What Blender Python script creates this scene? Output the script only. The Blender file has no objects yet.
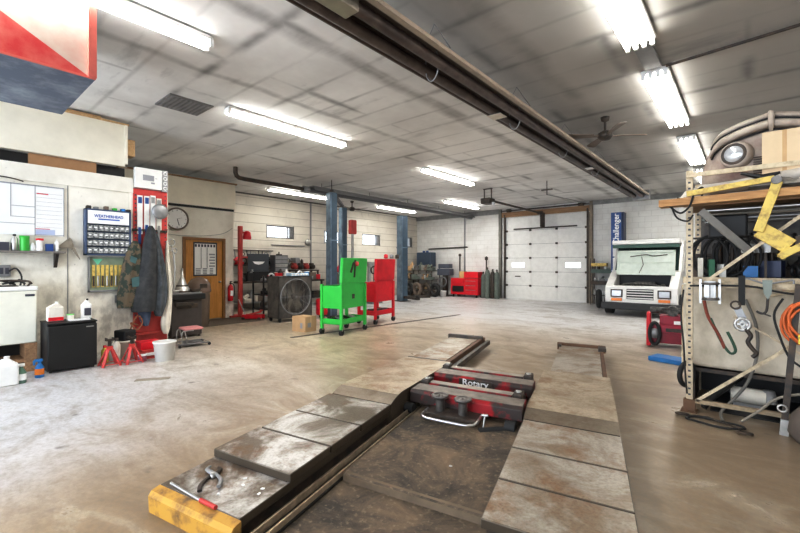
import bpy, bmesh, math, random
from mathutils import Vector, Matrix
random.seed(7)
PI = math.pi
SC = bpy.context.scene
COL = SC.collection

# ------------------------------------------------------------------ materials
MATS = {}
def mat(name, col, rough=0.6, metal=0.0, dirt=0.25, dcol=None, scale=6.0, bump=0.0, emit=0.0, spec=0.5, detail=6, stretch=None, lo=0.38, hi=0.68):
    if name in MATS: return MATS[name]
    m = bpy.data.materials.new(name); m.use_nodes = True
    nt = m.node_tree; N = nt.nodes; Lk = nt.links
    b = N['Principled BSDF']
    b.inputs['Roughness'].default_value = rough
    b.inputs['Metallic'].default_value = metal
    b.inputs['Specular IOR Level'].default_value = spec
    c = (*col, 1)
    if emit > 0:
        b.inputs['Base Color'].default_value = c
        b.inputs['Emission Color'].default_value = c
        b.inputs['Emission Strength'].default_value = emit
    elif dirt > 0 or bump > 0:
        tc = N.new('ShaderNodeTexCoord'); mp = N.new('ShaderNodeMapping')
        Lk.new(tc.outputs['Object'], mp.inputs['Vector'])
        if stretch: mp.inputs['Scale'].default_value = stretch
        nz = N.new('ShaderNodeTexNoise'); nz.inputs['Scale'].default_value = scale; nz.inputs['Detail'].default_value = detail
        nz.inputs['Roughness'].default_value = 0.62
        Lk.new(mp.outputs[0], nz.inputs['Vector'])
        rp = N.new('ShaderNodeMapRange'); rp.inputs['From Min'].default_value = lo; rp.inputs['From Max'].default_value = hi
        Lk.new(nz.outputs['Fac'], rp.inputs['Value'])
        mx = N.new('ShaderNodeMix'); mx.data_type = 'RGBA'
        mul = N.new('ShaderNodeMath'); mul.operation = 'MULTIPLY'; mul.inputs[1].default_value = 1.0 if dcol else dirt
        Lk.new(rp.outputs[0], mul.inputs[0]); Lk.new(mul.outputs[0], mx.inputs['Factor'])
        mx.inputs['A'].default_value = c
        d = dcol if dcol else tuple(v*0.25 for v in col)
        mx.inputs['B'].default_value = (*d, 1)
        Lk.new(mx.outputs['Result'], b.inputs['Base Color'])
        if bump > 0:
            bp = N.new('ShaderNodeBump'); bp.inputs['Strength'].default_value = bump; bp.inputs['Distance'].default_value = 0.02
            Lk.new(nz.outputs['Fac'], bp.inputs['Height']); Lk.new(bp.outputs[0], b.inputs['Normal'])
    else:
        b.inputs['Base Color'].default_value = c
    MATS[name] = m
    return m

def node_mat(name, build, rough=0.7, spec=0.4):
    m = bpy.data.materials.new(name); m.use_nodes = True
    nt = m.node_tree; b = nt.nodes['Principled BSDF']
    b.inputs['Roughness'].default_value = rough; b.inputs['Specular IOR Level'].default_value = spec
    tc = nt.nodes.new('ShaderNodeTexCoord')
    build(nt, nt.nodes, nt.links, b, tc.outputs['Object'])
    MATS[name] = m
    return m
def noise(N, Lk, vec, scale, detail=6, rough=0.6, sc=None, loc=None, dist=0.0):
    if sc or loc:
        mp = N.new('ShaderNodeMapping'); Lk.new(vec, mp.inputs['Vector'])
        if sc: mp.inputs['Scale'].default_value = sc
        if loc: mp.inputs['Location'].default_value = loc
        vec = mp.outputs[0]
    n = N.new('ShaderNodeTexNoise'); n.inputs['Scale'].default_value = scale; n.inputs['Detail'].default_value = detail
    n.inputs['Roughness'].default_value = rough; n.inputs['Distortion'].default_value = dist
    Lk.new(vec, n.inputs['Vector']); return n.outputs['Fac']
def mrange(N, Lk, v, a, b_, lo=0.0, hi=1.0):
    r = N.new('ShaderNodeMapRange'); r.inputs['From Min'].default_value = a; r.inputs['From Max'].default_value = b_
    r.inputs['To Min'].default_value = lo; r.inputs['To Max'].default_value = hi
    Lk.new(v, r.inputs['Value']); return r.outputs[0]
def mixc(N, Lk, f, A, B, blend='MIX'):
    m = N.new('ShaderNodeMix'); m.data_type = 'RGBA'; m.blend_type = blend
    for key, val in (('Factor', f), ('A', A), ('B', B)):
        if isinstance(val, tuple): m.inputs[key].default_value = (*val, 1)
        elif isinstance(val, float): m.inputs[key].default_value = val
        else: Lk.new(val, m.inputs[key])
    return m.outputs['Result']
def mth(N, Lk, op, a, b_):
    m = N.new('ShaderNodeMath'); m.operation = op
    for i, v in enumerate((a, b_)):
        if isinstance(v, (int, float)): m.inputs[i].default_value = v
        else: Lk.new(v, m.inputs[i])
    return m.outputs[0]
def bumpn(N, Lk, b, h, st, dist=0.02):
    bp = N.new('ShaderNodeBump'); bp.inputs['Strength'].default_value = st; bp.inputs['Distance'].default_value = dist
    Lk.new(h, bp.inputs['Height']); Lk.new(bp.outputs[0], b.inputs['Normal'])

def b_floor(nt, N, Lk, b, o):
    big = noise(N, Lk, o, 0.42, 7, 0.6, dist=0.6)
    mid = noise(N, Lk, o, 1.7, 8, 0.68, sc=(0.55, 1, 1), dist=0.8)
    fine = noise(N, Lk, o, 24, 8, 0.75)
    c = mixc(N, Lk, mrange(N, Lk, big, .38, .62), (.66, .575, .45), (.50, .41, .295))
    sx = N.new('ShaderNodeSeparateXYZ'); Lk.new(o, sx.inputs[0])
    # cool daylight painted into the left concrete, browner traffic-stained concrete round the lift
    lw = mrange(N, Lk, mth(N, Lk, 'ADD', mth(N, Lk, 'ADD', sx.outputs[0], mth(N, Lk, 'MULTIPLY', sx.outputs[1], .45)), mth(N, Lk, 'MULTIPLY', big, 3.0)), -3.2, -0.6)
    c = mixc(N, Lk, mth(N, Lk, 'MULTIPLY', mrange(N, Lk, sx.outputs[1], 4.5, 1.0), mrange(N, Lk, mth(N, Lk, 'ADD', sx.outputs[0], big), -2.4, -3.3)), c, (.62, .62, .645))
    c = mixc(N, Lk, mth(N, Lk, 'MULTIPLY', mrange(N, Lk, sx.outputs[1], 6.5, 10.5), .85), c, (.68, .69, .72))  # bluish daylight painted into the colour of the far floor
    c = mixc(N, Lk, mth(N, Lk, 'MULTIPLY', mth(N, Lk, 'MULTIPLY', lw, mrange(N, Lk, sx.outputs[1], 11, 5)), mrange(N, Lk, mid, .3, .55, .65, 1)), c, (.29, .215, .14))
    c = mixc(N, Lk, mrange(N, Lk, mid, .50, .68, 0, .55), c, (.25, .20, .145))
    c = mixc(N, Lk, mrange(N, Lk, mid, .42, .30, 0, .35), c, (.66, .62, .55))
    sp = noise(N, Lk, o, 3.2, 3, 0.5)
    c = mixc(N, Lk, mrange(N, Lk, sp, .69, .76, 0, .75), c, (.09, .08, .07))
    c = mixc(N, Lk, mrange(N, Lk, fine, .42, .66, 0, .42), c, (.2, .18, .15))
    c = mixc(N, Lk, mrange(N, Lk, noise(N, Lk, o, 7, 8, .7, sc=(.7, 1, 1)), .48, .68, 0, .4), c, (.22, .175, .12))
    Lk.new(c, b.inputs['Base Color'])
    Lk.new(mrange(N, Lk, mid, .3, .7, .24, .55), b.inputs['Roughness'])
    bumpn(N, Lk, b, fine, .08)
def b_bay(nt, N, Lk, b, o):
    mid = noise(N, Lk, o, 2.2, 8, 0.68, dist=0.8); f = noise(N, Lk, o, 30, 4)
    c = mixc(N, Lk, mrange(N, Lk, mid, .36, .62), (.215, .155, .10), (.055, .045, .035))
    c = mixc(N, Lk, mrange(N, Lk, f, .55, .72, 0, .5), c, (.36, .29, .2))
    Lk.new(c, b.inputs['Base Color']); bumpn(N, Lk, b, f, .3)
def b_ceil(nt, N, Lk, b, o):
    br = N.new('ShaderNodeTexBrick'); Lk.new(o, br.inputs['Vector'])
    br.inputs['Scale'].default_value = 1.0; br.inputs['Brick Width'].default_value = 2.44; br.inputs['Row Height'].default_value = 0.61
    br.offset = 0.5; br.inputs['Mortar Size'].default_value = 0.05; br.inputs['Mortar Smooth'].default_value = 1.0
    br.inputs['Color1'].default_value = (0, 0, 0, 1); br.inputs['Color2'].default_value = (.22, .22, .22, 1); br.inputs['Mortar'].default_value = (1, 1, 1, 1)
    br2 = N.new('ShaderNodeTexBrick'); Lk.new(o, br2.inputs['Vector'])
    br2.inputs['Scale'].default_value = 1.0; br2.inputs['Brick Width'].default_value = 2.44; br2.inputs['Row Height'].default_value = 1.22
    br2.inputs['Mortar Size'].default_value = 0.12; br2.inputs['Mortar Smooth'].default_value = 1.0
    br2.inputs['Color1'].default_value = (0, 0, 0, 1); br2.inputs['Color2'].default_value = (0, 0, 0, 1); br2.inputs['Mortar'].default_value = (1, 1, 1, 1)
    n1 = noise(N, Lk, o, .45, 5, .6); n2 = noise(N, Lk, o, 1.4, 6, .6, sc=(.5, 1.6, 1)); n3 = noise(N, Lk, o, .9, 4, .55, loc=(5, 3, 0))
    sx = N.new('ShaderNodeSeparateXYZ'); Lk.new(o, sx.inputs[0])
    c = mixc(N, Lk, mrange(N, Lk, n1, .35, .65), (.86, .855, .84), (.64, .63, .61))
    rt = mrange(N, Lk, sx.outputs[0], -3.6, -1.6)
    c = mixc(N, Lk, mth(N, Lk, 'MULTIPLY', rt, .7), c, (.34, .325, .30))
    c = mixc(N, Lk, mth(N, Lk, 'MULTIPLY', br.outputs['Color'], mrange(N, Lk, n2, .38, .66, .03, .42)), c, (.24, .23, .22))
    c = mixc(N, Lk, mth(N, Lk, 'MULTIPLY', br2.outputs['Color'], mrange(N, Lk, n3, .45, .66, .0, .7)), c, (.17, .165, .16))
    c = mixc(N, Lk, mrange(N, Lk, n2, .62, .8, 0, .45), c, (.13, .125, .12))
    # dirty seams running the length of the bay
    for xc, w, s in ((-3.75, .17, .55), (-5.35, .10, .35), (-2.0, .16, .35)):
        d = mth(N, Lk, 'ABSOLUTE', mth(N, Lk, 'SUBTRACT', mth(N, Lk, 'ADD', sx.outputs[0], mth(N, Lk, 'MULTIPLY', n3, .35)), xc+.17), 0)
        c = mixc(N, Lk, mth(N, Lk, 'MULTIPLY', mrange(N, Lk, d, w, 0.02), mrange(N, Lk, n2, .35, .6, s*.3, s)), c, (.14, .13, .12))
    Lk.new(c, b.inputs['Base Color'])
def brick_mat(name, base, mort, bw, rh, ax, dirtc, lowz=None, msize=.012):
    def f(nt, N, Lk, b, o):
        mp = N.new('ShaderNodeMapping'); Lk.new(o, mp.inputs['Vector'])
        if ax == 'x': mp.inputs['Rotation'].default_value = (-PI/2, 0, 0)
        sep = N.new('ShaderNodeSeparateXYZ'); Lk.new(o, sep.inputs[0]); cmb = N.new('ShaderNodeCombineXYZ')
        Lk.new(sep.outputs[0 if ax == 'x' else 1], cmb.inputs[0]); Lk.new(sep.outputs[2], cmb.inputs[1])
        br = N.new('ShaderNodeTexBrick'); Lk.new(cmb.outputs[0], br.inputs['Vector'])
        br.inputs['Scale'].default_value = 1; br.inputs['Brick Width'].default_value = bw; br.inputs['Row Height'].default_value = rh
        br.inputs['Mortar Size'].default_value = msize; br.inputs['Mortar Smooth'].default_value = .6
        br.inputs['Color1'].default_value = (*base, 1); br.inputs['Color2'].default_value = (*[v*.94 for v in base], 1); br.inputs['Mortar'].default_value = (*mort, 1)
        n = noise(N, Lk, o, 1.1, 7, .65); n2 = noise(N, Lk, o, 5, 5, .6, sc=(1, 1, .4))
        c = mixc(N, Lk, mrange(N, Lk, n, .45, .72, 0, .5), br.outputs['Color'], dirtc)
        c = mixc(N, Lk, mrange(N, Lk, n2, .6, .8, 0, .4), c, tuple(v*.6 for v in dirtc))
        if lowz:
            c = mixc(N, Lk, mth(N, Lk, 'MULTIPLY', mrange(N, Lk, sep.outputs[2], lowz, .1), mrange(N, Lk, n, .35, .6, .15, .6)), c, (.30, .25, .19))
        Lk.new(c, b.inputs['Base Color']); bumpn(N, Lk, b, br.outputs['Fac'], -.35, .01)
    return node_mat(name, f, .75)
def b_wallboard(nt, N, Lk, b, o):
    n = noise(N, Lk, o, 1.6, 8, .68); n2 = noise(N, Lk, o, 7, 6, .65, sc=(1, 1, .6)); n3 = noise(N, Lk, o, 22, 3)
    sep = N.new('ShaderNodeSeparateXYZ'); Lk.new(o, sep.inputs[0])
    c = mixc(N, Lk, mrange(N, Lk, n, .4, .66), (.83, .80, .72), (.70, .665, .585))
    low = mrange(N, Lk, sep.outputs[2], 2.0, .2)
    c = mixc(N, Lk, mth(N, Lk, 'MULTIPLY', low, mrange(N, Lk, n2, .44, .62, 0, .75)), c, (.36, .335, .29))
    c = mixc(N, Lk, mrange(N, Lk, n3, .68, .78, 0, .5), c, (.25, .24, .22))
    Lk.new(c, b.inputs['Base Color']); bumpn(N, Lk, b, n2, .15)
def b_plate(light, dark, rust, lo=.40, hi=.58):
    def f(nt, N, Lk, b, o):
        n = noise(N, Lk, o, 2.1, 8, .66, dist=.7); n2 = noise(N, Lk, o, 3.5, 7, .7, loc=(3, 1, 2)); n3 = noise(N, Lk, o, 45, 4, .7)
        c = mixc(N, Lk, mrange(N, Lk, n, lo, hi), dark, light)
        c = mixc(N, Lk, mrange(N, Lk, n2, .52, .68, 0, .85), c, rust)
        c = mixc(N, Lk, mrange(N, Lk, n3, .45, .7, 0, .35), c, tuple(v*.3 for v in dark))
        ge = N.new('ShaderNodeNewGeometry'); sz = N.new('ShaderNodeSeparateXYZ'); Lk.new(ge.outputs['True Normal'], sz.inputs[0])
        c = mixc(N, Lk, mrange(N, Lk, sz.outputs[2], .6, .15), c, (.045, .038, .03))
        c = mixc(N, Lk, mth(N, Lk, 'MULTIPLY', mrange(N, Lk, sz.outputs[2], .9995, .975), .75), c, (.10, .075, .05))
        Lk.new(c, b.inputs['Base Color']); Lk.new(mrange(N, Lk, n2, .3, .7, .3, .55), b.inputs['Roughness'])
        b.inputs['Metallic'].default_value = .25; bumpn(N, Lk, b, n3, .12)
    return f
def b_peel(base, prim, lo=.5, hi=.54, sc=14):
    def f(nt, N, Lk, b, o):
        n = noise(N, Lk, o, sc, 6, .65)
        Lk.new(mixc(N, Lk, mrange(N, Lk, n, lo, hi), base, prim), b.inputs['Base Color'])
    return f
def b_wood(a, d, sc):
    def f(nt, N, Lk, b, o):
        n = noise(N, Lk, o, 3.0, 6, .6, sc=sc, dist=1.2); n2 = noise(N, Lk, o, 2.0, 4)
        c = mixc(N, Lk, mrange(N, Lk, n, .35, .65), a, d)
        Lk.new(mixc(N, Lk, mrange(N, Lk, n2, .55, .8, 0, .3), c, tuple(v*.4 for v in d)), b.inputs['Base Color'])
    return f
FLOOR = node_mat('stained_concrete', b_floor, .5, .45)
BAY = node_mat('oil_stained_bay', b_bay, .7)
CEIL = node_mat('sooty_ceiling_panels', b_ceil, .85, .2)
BLOCK = brick_mat('painted_block', (.80, .79, .76), (.68, .67, .64), .41, .205, 'x', (.52, .49, .45))
SIDE = brick_mat('ribbed_cream_wall', (.74, .70, .62), (.40, .37, .32), 40, .3, 'y', (.50, .46, .40), 1.8, .012)
CREAM = node_mat('scuffed_painted_concrete', b_wallboard, .7)
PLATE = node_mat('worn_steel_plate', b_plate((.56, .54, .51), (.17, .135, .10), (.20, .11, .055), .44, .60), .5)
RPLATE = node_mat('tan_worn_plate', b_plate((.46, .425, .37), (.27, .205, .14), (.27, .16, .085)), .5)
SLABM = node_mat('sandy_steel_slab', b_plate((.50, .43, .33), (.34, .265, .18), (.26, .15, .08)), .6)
YPEEL = node_mat('peeling_yellow_paint', b_peel((.50, .29, .06), (.15, .09, .045), .46, .68, 7), .6)
RPEEL = node_mat('worn_red_paint', b_peel((.34, .012, .018), (.045, .032, .028), .44, .56, 4), .45)
WOODD = node_mat('varnished_door_wood', b_wood((.66, .34, .09), (.50, .23, .05), (6, 6, .5)), .35)
WOODB = node_mat('rough_brown_timber', b_wood((.42, .26, .14), (.26, .15, .08), (.6, 6, 6)), .7)
WOODL = node_mat('pale_plywood', b_wood((.68, .48, .26), (.52, .34, .17), (.6, 6, 6)), .65)
BLACK = mat('black_plastic', (.010, .010, .011), .5, dirt=.2)
DARK = mat('dark_greasy_steel', (.05, .045, .042), .5, .5, dcol=(.12, .085, .06), scale=9)
GREY = mat('grey_metal', (.33, .33, .33), .45, .5, scale=8)
CHROME = mat('bright_chrome', (.55, .55, .55), .32, 1.0, dirt=.15)
DSTEEL = mat('oily_steel', (.22, .205, .19), .4, .7, dirt=.6, scale=14)
STEEL = mat('dull_steel', (.5, .49, .47), .4, .8, scale=12)
WHITE = mat('white_enamel', (.78, .77, .74), .4, dirt=.12)
CREAMP = mat('cream_panel', (.84, .79, .67), .6, dirt=.12, scale=3)
GREEN = mat('bright_green_paint', (.05, .52, .09), .35, dirt=.15)
RED = mat('bright_red_paint', (.66, .015, .03), .35, dirt=.2)
REDO = mat('faded_red_paint', (.55, .06, .05), .5, dirt=.3)
NAVY = mat('navy_paint', (.03, .09, .28), .4, dirt=.25)
BLUEG = mat('blue_grey_paint', (.25, .34, .42), .35, .3, dcol=(.12, .17, .22), scale=4)
BLUE = mat('bright_blue_plastic', (.02, .20, .48), .4, dirt=.2)
CARD = mat('brown_cardboard', (.55, .38, .22), .8, dirt=.15)
TAPE = mat('clear_tape', (.62, .46, .28), .3, dirt=0)
RUB = mat('black_rubber', (.02, .02, .02), .7, dirt=.2)
GLOW = mat('lit_tube', (1, .985, .95), .5, emit=14)
GLOW4 = mat('lit_tube_wide', (1, .985, .95), .5, emit=12)
FIXT = mat('white_fixture', (.82, .82, .80), .4, dirt=.08)
BROWN = mat('brown_plastic', (.20, .15, .115), .38, dirt=.3)
ORANGE = mat('orange_cord', (.65, .17, .04), .5, dirt=.15)
TUBEM = mat('brown_black_heater_tube', (.075, .055, .05), .4, .4, dcol=(.16, .12, .10), scale=5)
YEL = mat('worn_yellow_paint', (.66, .50, .15), .5, dcol=(.30, .20, .07), scale=14, lo=.48, hi=.72)
BONE = mat('bone_painted_steel', (.60, .51, .37), .5, dcol=(.34, .27, .18), scale=16, lo=.45, hi=.75)
TANK = mat('stained_cream_tank', (.62, .56, .46), .5, dcol=(.33, .28, .20), scale=3.2, lo=.40, hi=.72, stretch=(1, 1, .7))
PRIMER = mat('dusty_taupe_primer', (.48, .42, .36), .7, dcol=(.32, .27, .23), scale=5)
MAROON = mat('dusty_maroon', (.26, .18, .155), .7, dcol=(.44, .375, .32), scale=4, lo=.3, hi=.58)
CAMO = mat('camouflage_cloth', (.15, .115, .075), .9, dcol=(.04, .055, .042), scale=8, lo=.48, hi=.52)
CAMO2 = mat('teal_patch_cloth', (.08, .16, .16), .9, dirt=.3)
DKCL = mat('dark_work_cloth', (.035, .037, .04), .9, dcol=(.07, .07, .07), scale=10)
GRCL = mat('grey_work_cloth', (.10, .11, .12), .9, dcol=(.05, .055, .055), scale=10)
DENIM = mat('blue_denim', (.10, .14, .22), .9, dirt=.3)
RAG = mat('cream_rag', (.72, .68, .60), .9, dirt=.25)
PAPER = mat('white_paper', (.80, .80, .79), .7, dirt=.05)
INK = mat('dark_ink', (.06, .06, .08), .6, dirt=0)
INKB = mat('blue_ink', (.05, .12, .42), .6, dirt=0)
INKG = mat('grey_ink', (.32, .32, .34), .6, dirt=0)
REDI = mat('red_ink', (.6, .1, .12), .6, dirt=0)
LGREEN = mat('green_plastic', (.05, .42, .06), .35, dirt=0)
PINK = mat('faded_pink_vinyl', (.62, .28, .27), .5, dirt=.2)
AMBER = mat('amber_lens', (.75, .25, .04), .2, dirt=0)
MATC = mat('brown_floor_mat', (.17, .13, .09), .95, dirt=.4, scale=20)
BLUEGREY = node_mat('scraped_blue_steel', b_peel((.10, .13, .19), (.30, .34, .40), .46, .70, 2.6), .4)
GASK = mat('grey_green_cylinder', (.16, .19, .16), .5, dirt=.5)
LCREAM = mat('pale_green_primer', (.60, .66, .60), .5, dirt=.15)
ENG = mat('engine_grime', (.05, .05, .048), .6, .3, dcol=(.18, .17, .15), scale=18)
LENS = mat('clear_lens', (.62, .64, .66), .12, .4, dirt=.2)
def glass_mat():
    m = bpy.data.materials.new('window_glass'); m.use_nodes = True; nt = m.node_tree; N = nt.nodes
    N.remove(N['Principled BSDF']); t = N.new('ShaderNodeBsdfTransparent'); g = N.new('ShaderNodeBsdfGlossy'); g.inputs['Roughness'].default_value = .05
    x = N.new('ShaderNodeMixShader'); x.inputs[0].default_value = .06
    nt.links.new(t.outputs[0], x.inputs[1]); nt.links.new(g.outputs[0], x.inputs[2]); nt.links.new(x.outputs[0], N['Material Output'].inputs[0]); return m
GLASS = glass_mat()

# ------------------------------------------------------------------ mesh builder
def frame(d):
    d = Vector(d).normalized(); up = Vector((0, 0, 1)) if abs(d.z) < .95 else Vector((1, 0, 0))
    s = d.cross(up).normalized(); return s, s.cross(d).normalized()
class MB:
    def __init__(s): s.v = []; s.f = []; s.sm = []
    def add(s, vs, fs, smooth=False, M=None):
        n = len(s.v)
        s.v += [tuple(M @ Vector(p)) if M else tuple(p) for p in vs]
        s.f += [tuple(i+n for i in f) for f in fs]; s.sm += [smooth]*len(fs); return s
    def box(s, x0, x1, y0, y1, z0, z1, M=None):
        return s.add([(x, y, z) for z in (z0, z1) for x, y in ((x0, y0), (x1, y0), (x1, y1), (x0, y1))],
                     [(3, 2, 1, 0), (4, 5, 6, 7), (0, 1, 5, 4), (1, 2, 6, 5), (2, 3, 7, 6), (3, 0, 4, 7)], M=M)
    def hexa(s, bot, top):
        return s.add(list(bot)+list(top), [(3, 2, 1, 0), (4, 5, 6, 7), (0, 1, 5, 4), (1, 2, 6, 5), (2, 3, 7, 6), (3, 0, 4, 7)])
    def quad(s, a, b, c, d): return s.add([a, b, c, d], [(0, 1, 2, 3)])
    def bar(s, a, b, w, h):
        a = Vector(a); b = Vector(b); sd, up = frame(b-a)
        c = [sd*i*w/2+up*j*h/2 for i, j in ((-1, -1), (1, -1), (1, 1), (-1, 1))]
        return s.hexa([a+q for q in c], [b+q for q in c])
    def cone(s, a, b, r0, r1, n=16, cap=True):
        a = Vector(a); b = Vector(b); sd, up = frame(b-a)
        R = [sd*math.cos(2*PI*i/n)+up*math.sin(2*PI*i/n) for i in range(n)]
        s.add([a+q*r0 for q in R]+[b+q*r1 for q in R], [(i, (i+1) % n, n+(i+1) % n, n+i) for i in range(n)], True)
        if cap: s.add([a+q*r0 for q in R], [tuple(range(n))][::1]); s.add([b+q*r1 for q in R], [tuple(range(n))])
        return s
    def cyl(s, a, b, r, n=16): return s.cone(a, b, r, r, n)
    def tube(s, pts, r, n=8, closed=False, smooth=True):
        pts = [Vector(p) for p in pts]; m = len(pts); rs = list(r) if isinstance(r, (list, tuple)) else [r]*m
        if m >= 4 and not closed and smooth:
            P2 = []; R2 = []
            for i in range(m-1):
                a, b_, c, d = pts[max(i-1, 0)], pts[i], pts[i+1], pts[min(i+2, m-1)]
                for q in range(5):
                    t = q/5; P2.append(.5*((2*b_)+(c-a)*t+(2*a-5*b_+4*c-d)*t*t+(3*b_-a-3*c+d)*t**3)); R2.append(rs[i]*(1-t)+rs[i+1]*t)
            pts = P2+[pts[-1]]; rs = R2+[rs[-1]]; m = len(pts)
        rings = []; sd0 = None
        for i, p in enumerate(pts):
            if closed: d = pts[(i+1) % m]-pts[i-1]
            else: d = pts[min(i+1, m-1)]-pts[max(i-1, 0)]
            d = d.normalized() if d.length > 1e-9 else Vector((0, 0, 1))
            if sd0 is None: sd, up = frame(d)
            else:
                sd = sd0-d*sd0.dot(d)
                sd = sd.normalized() if sd.length > 1e-6 else frame(d)[0]
                up = sd.cross(d).normalized()
            sd0 = sd
            rings.append([p+(sd*math.cos(2*PI*k/n)+up*math.sin(2*PI*k/n))*rs[i] for k in range(n)])
        vs = [q for R in rings for q in R]; fs = []
        for i in range(m if closed else m-1):
            j = (i+1) % m
            fs += [(i*n+k, i*n+(k+1) % n, j*n+(k+1) % n, j*n+k) for k in range(n)]
        s.add(vs, fs, True)
        if not closed: s.add(rings[0], [tuple(range(n))]); s.add(rings[-1], [tuple(range(n))])
        return s
    def lathe(s, prof, c=(0, 0, 0), n=20, M=None):
        vs = [(c[0]+r*math.cos(2*PI*k/n), c[1]+r*math.sin(2*PI*k/n), c[2]+z) for r, z in prof for k in range(n)]
        fs = [(i*n+k, i*n+(k+1) % n, (i+1)*n+(k+1) % n, (i+1)*n+k) for i in range(len(prof)-1) for k in range(n)]
        s.add(vs, fs, True, M)
        for i in (0, len(prof)-1):
            if prof[i][0] > 1e-4: s.add(vs[i*n:(i+1)*n], [tuple(range(n))], M=M)
        return s
    def prism(s, poly, axis, a, b):
        def P(p, t): return {'x': (t, p[0], p[1]), 'y': (p[0], t, p[1]), 'z': (p[0], p[1], t)}[axis]
        n = len(poly)
        return s.add([P(p, a) for p in poly]+[P(p, b) for p in poly],
                     [tuple(range(n)), tuple(range(2*n-1, n-1, -1))]+[(i, (i+1) % n, n+(i+1) % n, n+i) for i in range(n)])
    def torus(s, c, axis, R, r, n=28, k=8, sx=1, sy=1):
        sd, up = frame(axis); c = Vector(c)
        return s.tube([c+sd*math.cos(2*PI*i/n)*R*sx+up*math.sin(2*PI*i/n)*R*sy for i in range(n)], r, k, True)
    def build(s, name, m, parent=None, bevel=0.0, loc=None, rz=0.0):
        me = bpy.data.meshes.new(name); me.from_pydata(s.v, [], s.f)
        me.polygons.foreach_set('use_smooth', s.sm); me.materials.append(m); me.update()
        bm = bmesh.new(); bm.from_mesh(me); bmesh.ops.remove_doubles(bm, verts=bm.verts, dist=1e-5) if bevel > 0 else None
        bmesh.ops.recalc_face_normals(bm, faces=bm.faces); bm.to_mesh(me); bm.free()
        o = bpy.data.objects.new(name, me); COL.objects.link(o)
        if parent: o.parent = parent
        if loc: o.location = loc
        o.rotation_euler.z = rz
        if bevel > 0:
            md = o.modifiers.new('bevel', 'BEVEL'); md.width = bevel; md.segments = 2; md.limit_method = 'ANGLE'
        return o
def tag(o, label, cat, group=None, kind=None):
    o['label'] = label; o['category'] = cat
    if group: o['group'] = group
    if kind: o['kind'] = kind
    return o
def thing(name, label, cat, loc=(0, 0, 0), rz=0.0, group=None):
    o = bpy.data.objects.new(name, None); COL.objects.link(o); o.empty_display_size = .1
    o.location = loc; o.rotation_euler = (0, 0, rz); return tag(o, label, cat, group)
def struct(name, mb, m, parent=None, **k):
    o = mb.build(name, m, parent, **k)
    if not parent: o['kind'] = 'structure'
    return o
def copy_tree(o, loc, rz=None, label=None, group=None, scale=None):
    r = o.copy(); COL.objects.link(r); r.location = loc
    if rz is not None: r.rotation_euler = (0, 0, rz)
    if label: r['label'] = label
    if group: r['group'] = group
    if scale: r.scale = scale
    def rec(src, dst):
        for ch in list(src.children):
            c = ch.copy(); COL.objects.link(c); c.parent = dst; rec(ch, c)
    rec(o, r); return r
def text(s, size, m, parent, loc, rot, name='lettering', bold=0.0, sx=1.0):
    cu = bpy.data.curves.new('t', 'FONT'); cu.body = s; cu.size = size; cu.align_x = 'CENTER'; cu.align_y = 'CENTER'; cu.extrude = .001; cu.offset = bold
    t = bpy.data.objects.new('t', cu); COL.objects.link(t); bpy.context.view_layer.update()
    me = bpy.data.meshes.new_from_object(t.evaluated_get(bpy.context.evaluated_depsgraph_get()))
    bpy.data.objects.remove(t); me.materials.clear(); me.materials.append(m)
    o = bpy.data.objects.new(name, me); COL.objects.link(o); o.parent = parent; o.location = loc; o.rotation_euler = rot; o.scale.x = sx
    return o
FX = (PI/2, 0, PI/2)      # lettering that faces +X, reading along +Y
FY = (PI/2, 0, 0)         # lettering that faces -Y, reading along +X

# ------------------------------------------------------------------ the room
ZC = 4.02; XW = -13.4; YF = 17.2; XR = 5.2; YB = -6.0
def wallgrid(ax, pos, th, a0, a1, z0, z1, holes):
    """wall slab with rectangular holes; ax is the axis along which it runs"""
    mb = MB(); As = sorted({a0, a1, *[h[0] for h in holes], *[h[1] for h in holes]}); Zs = sorted({z0, z1, *[h[2] for h in holes], *[h[3] for h in holes]})
    for i in range(len(As)-1):
        for j in range(len(Zs)-1):
            ca = (As[i]+As[i+1])/2; cz = (Zs[j]+Zs[j+1])/2
            if any(h[0] < ca < h[1] and h[2] < cz < h[3] for h in holes): continue
            if ax == 'y': mb.box(pos-th, pos, As[i], As[i+1], Zs[j], Zs[j+1])
            else: mb.box(As[i], As[i+1], pos, pos+th, Zs[j], Zs[j+1])
    return mb
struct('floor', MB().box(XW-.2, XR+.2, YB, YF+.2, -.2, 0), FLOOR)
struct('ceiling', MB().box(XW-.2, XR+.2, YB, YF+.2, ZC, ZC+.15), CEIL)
WIN = [(8.27, 9.42, 2.5, 2.97), (10.95, 12.0, 2.42, 2.93), (13.15, 14.3, 2.42, 2.93), (15.75, 16.75, 2.42, 2.93)]
struct('wall_left', wallgrid('y', XW, .2, YB, YF, 0, ZC, WIN), SIDE)
for i, (a, b, c, d) in enumerate(WIN):
    w = MB()
    for q in ((a, a+.05, c, d), (b-.14, b, c, d), (a, b, c, c+.04), (a, b, d-.04, d), (b-.24, b-.21, c, d)): w.box(XW-.12, XW-.03, q[0], q[1], q[2], q[3])
    w.box(XW-.2, XW+.004, a-.02, a, c-.02, d+.02).box(XW-.2, XW+.004, b, b+.02, c-.02, d+.02)
    o = struct('window_%d' % (i+1), w, GREY); MB().box(XW-.09, XW-.08, a, b, c, d).build('pane', GLASS, o)
DX0, DX1, DZ = -8.33, -4.86, 3.62
struct('wall_far', wallgrid('x', YF, .2, XW, XR, 0, ZC, [(DX0, DX1, 0, DZ)]), BLOCK)
struct('wall_right', wallgrid('y', XR+.2, .2, YB, YF, 0, ZC, []), BLOCK)
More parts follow.
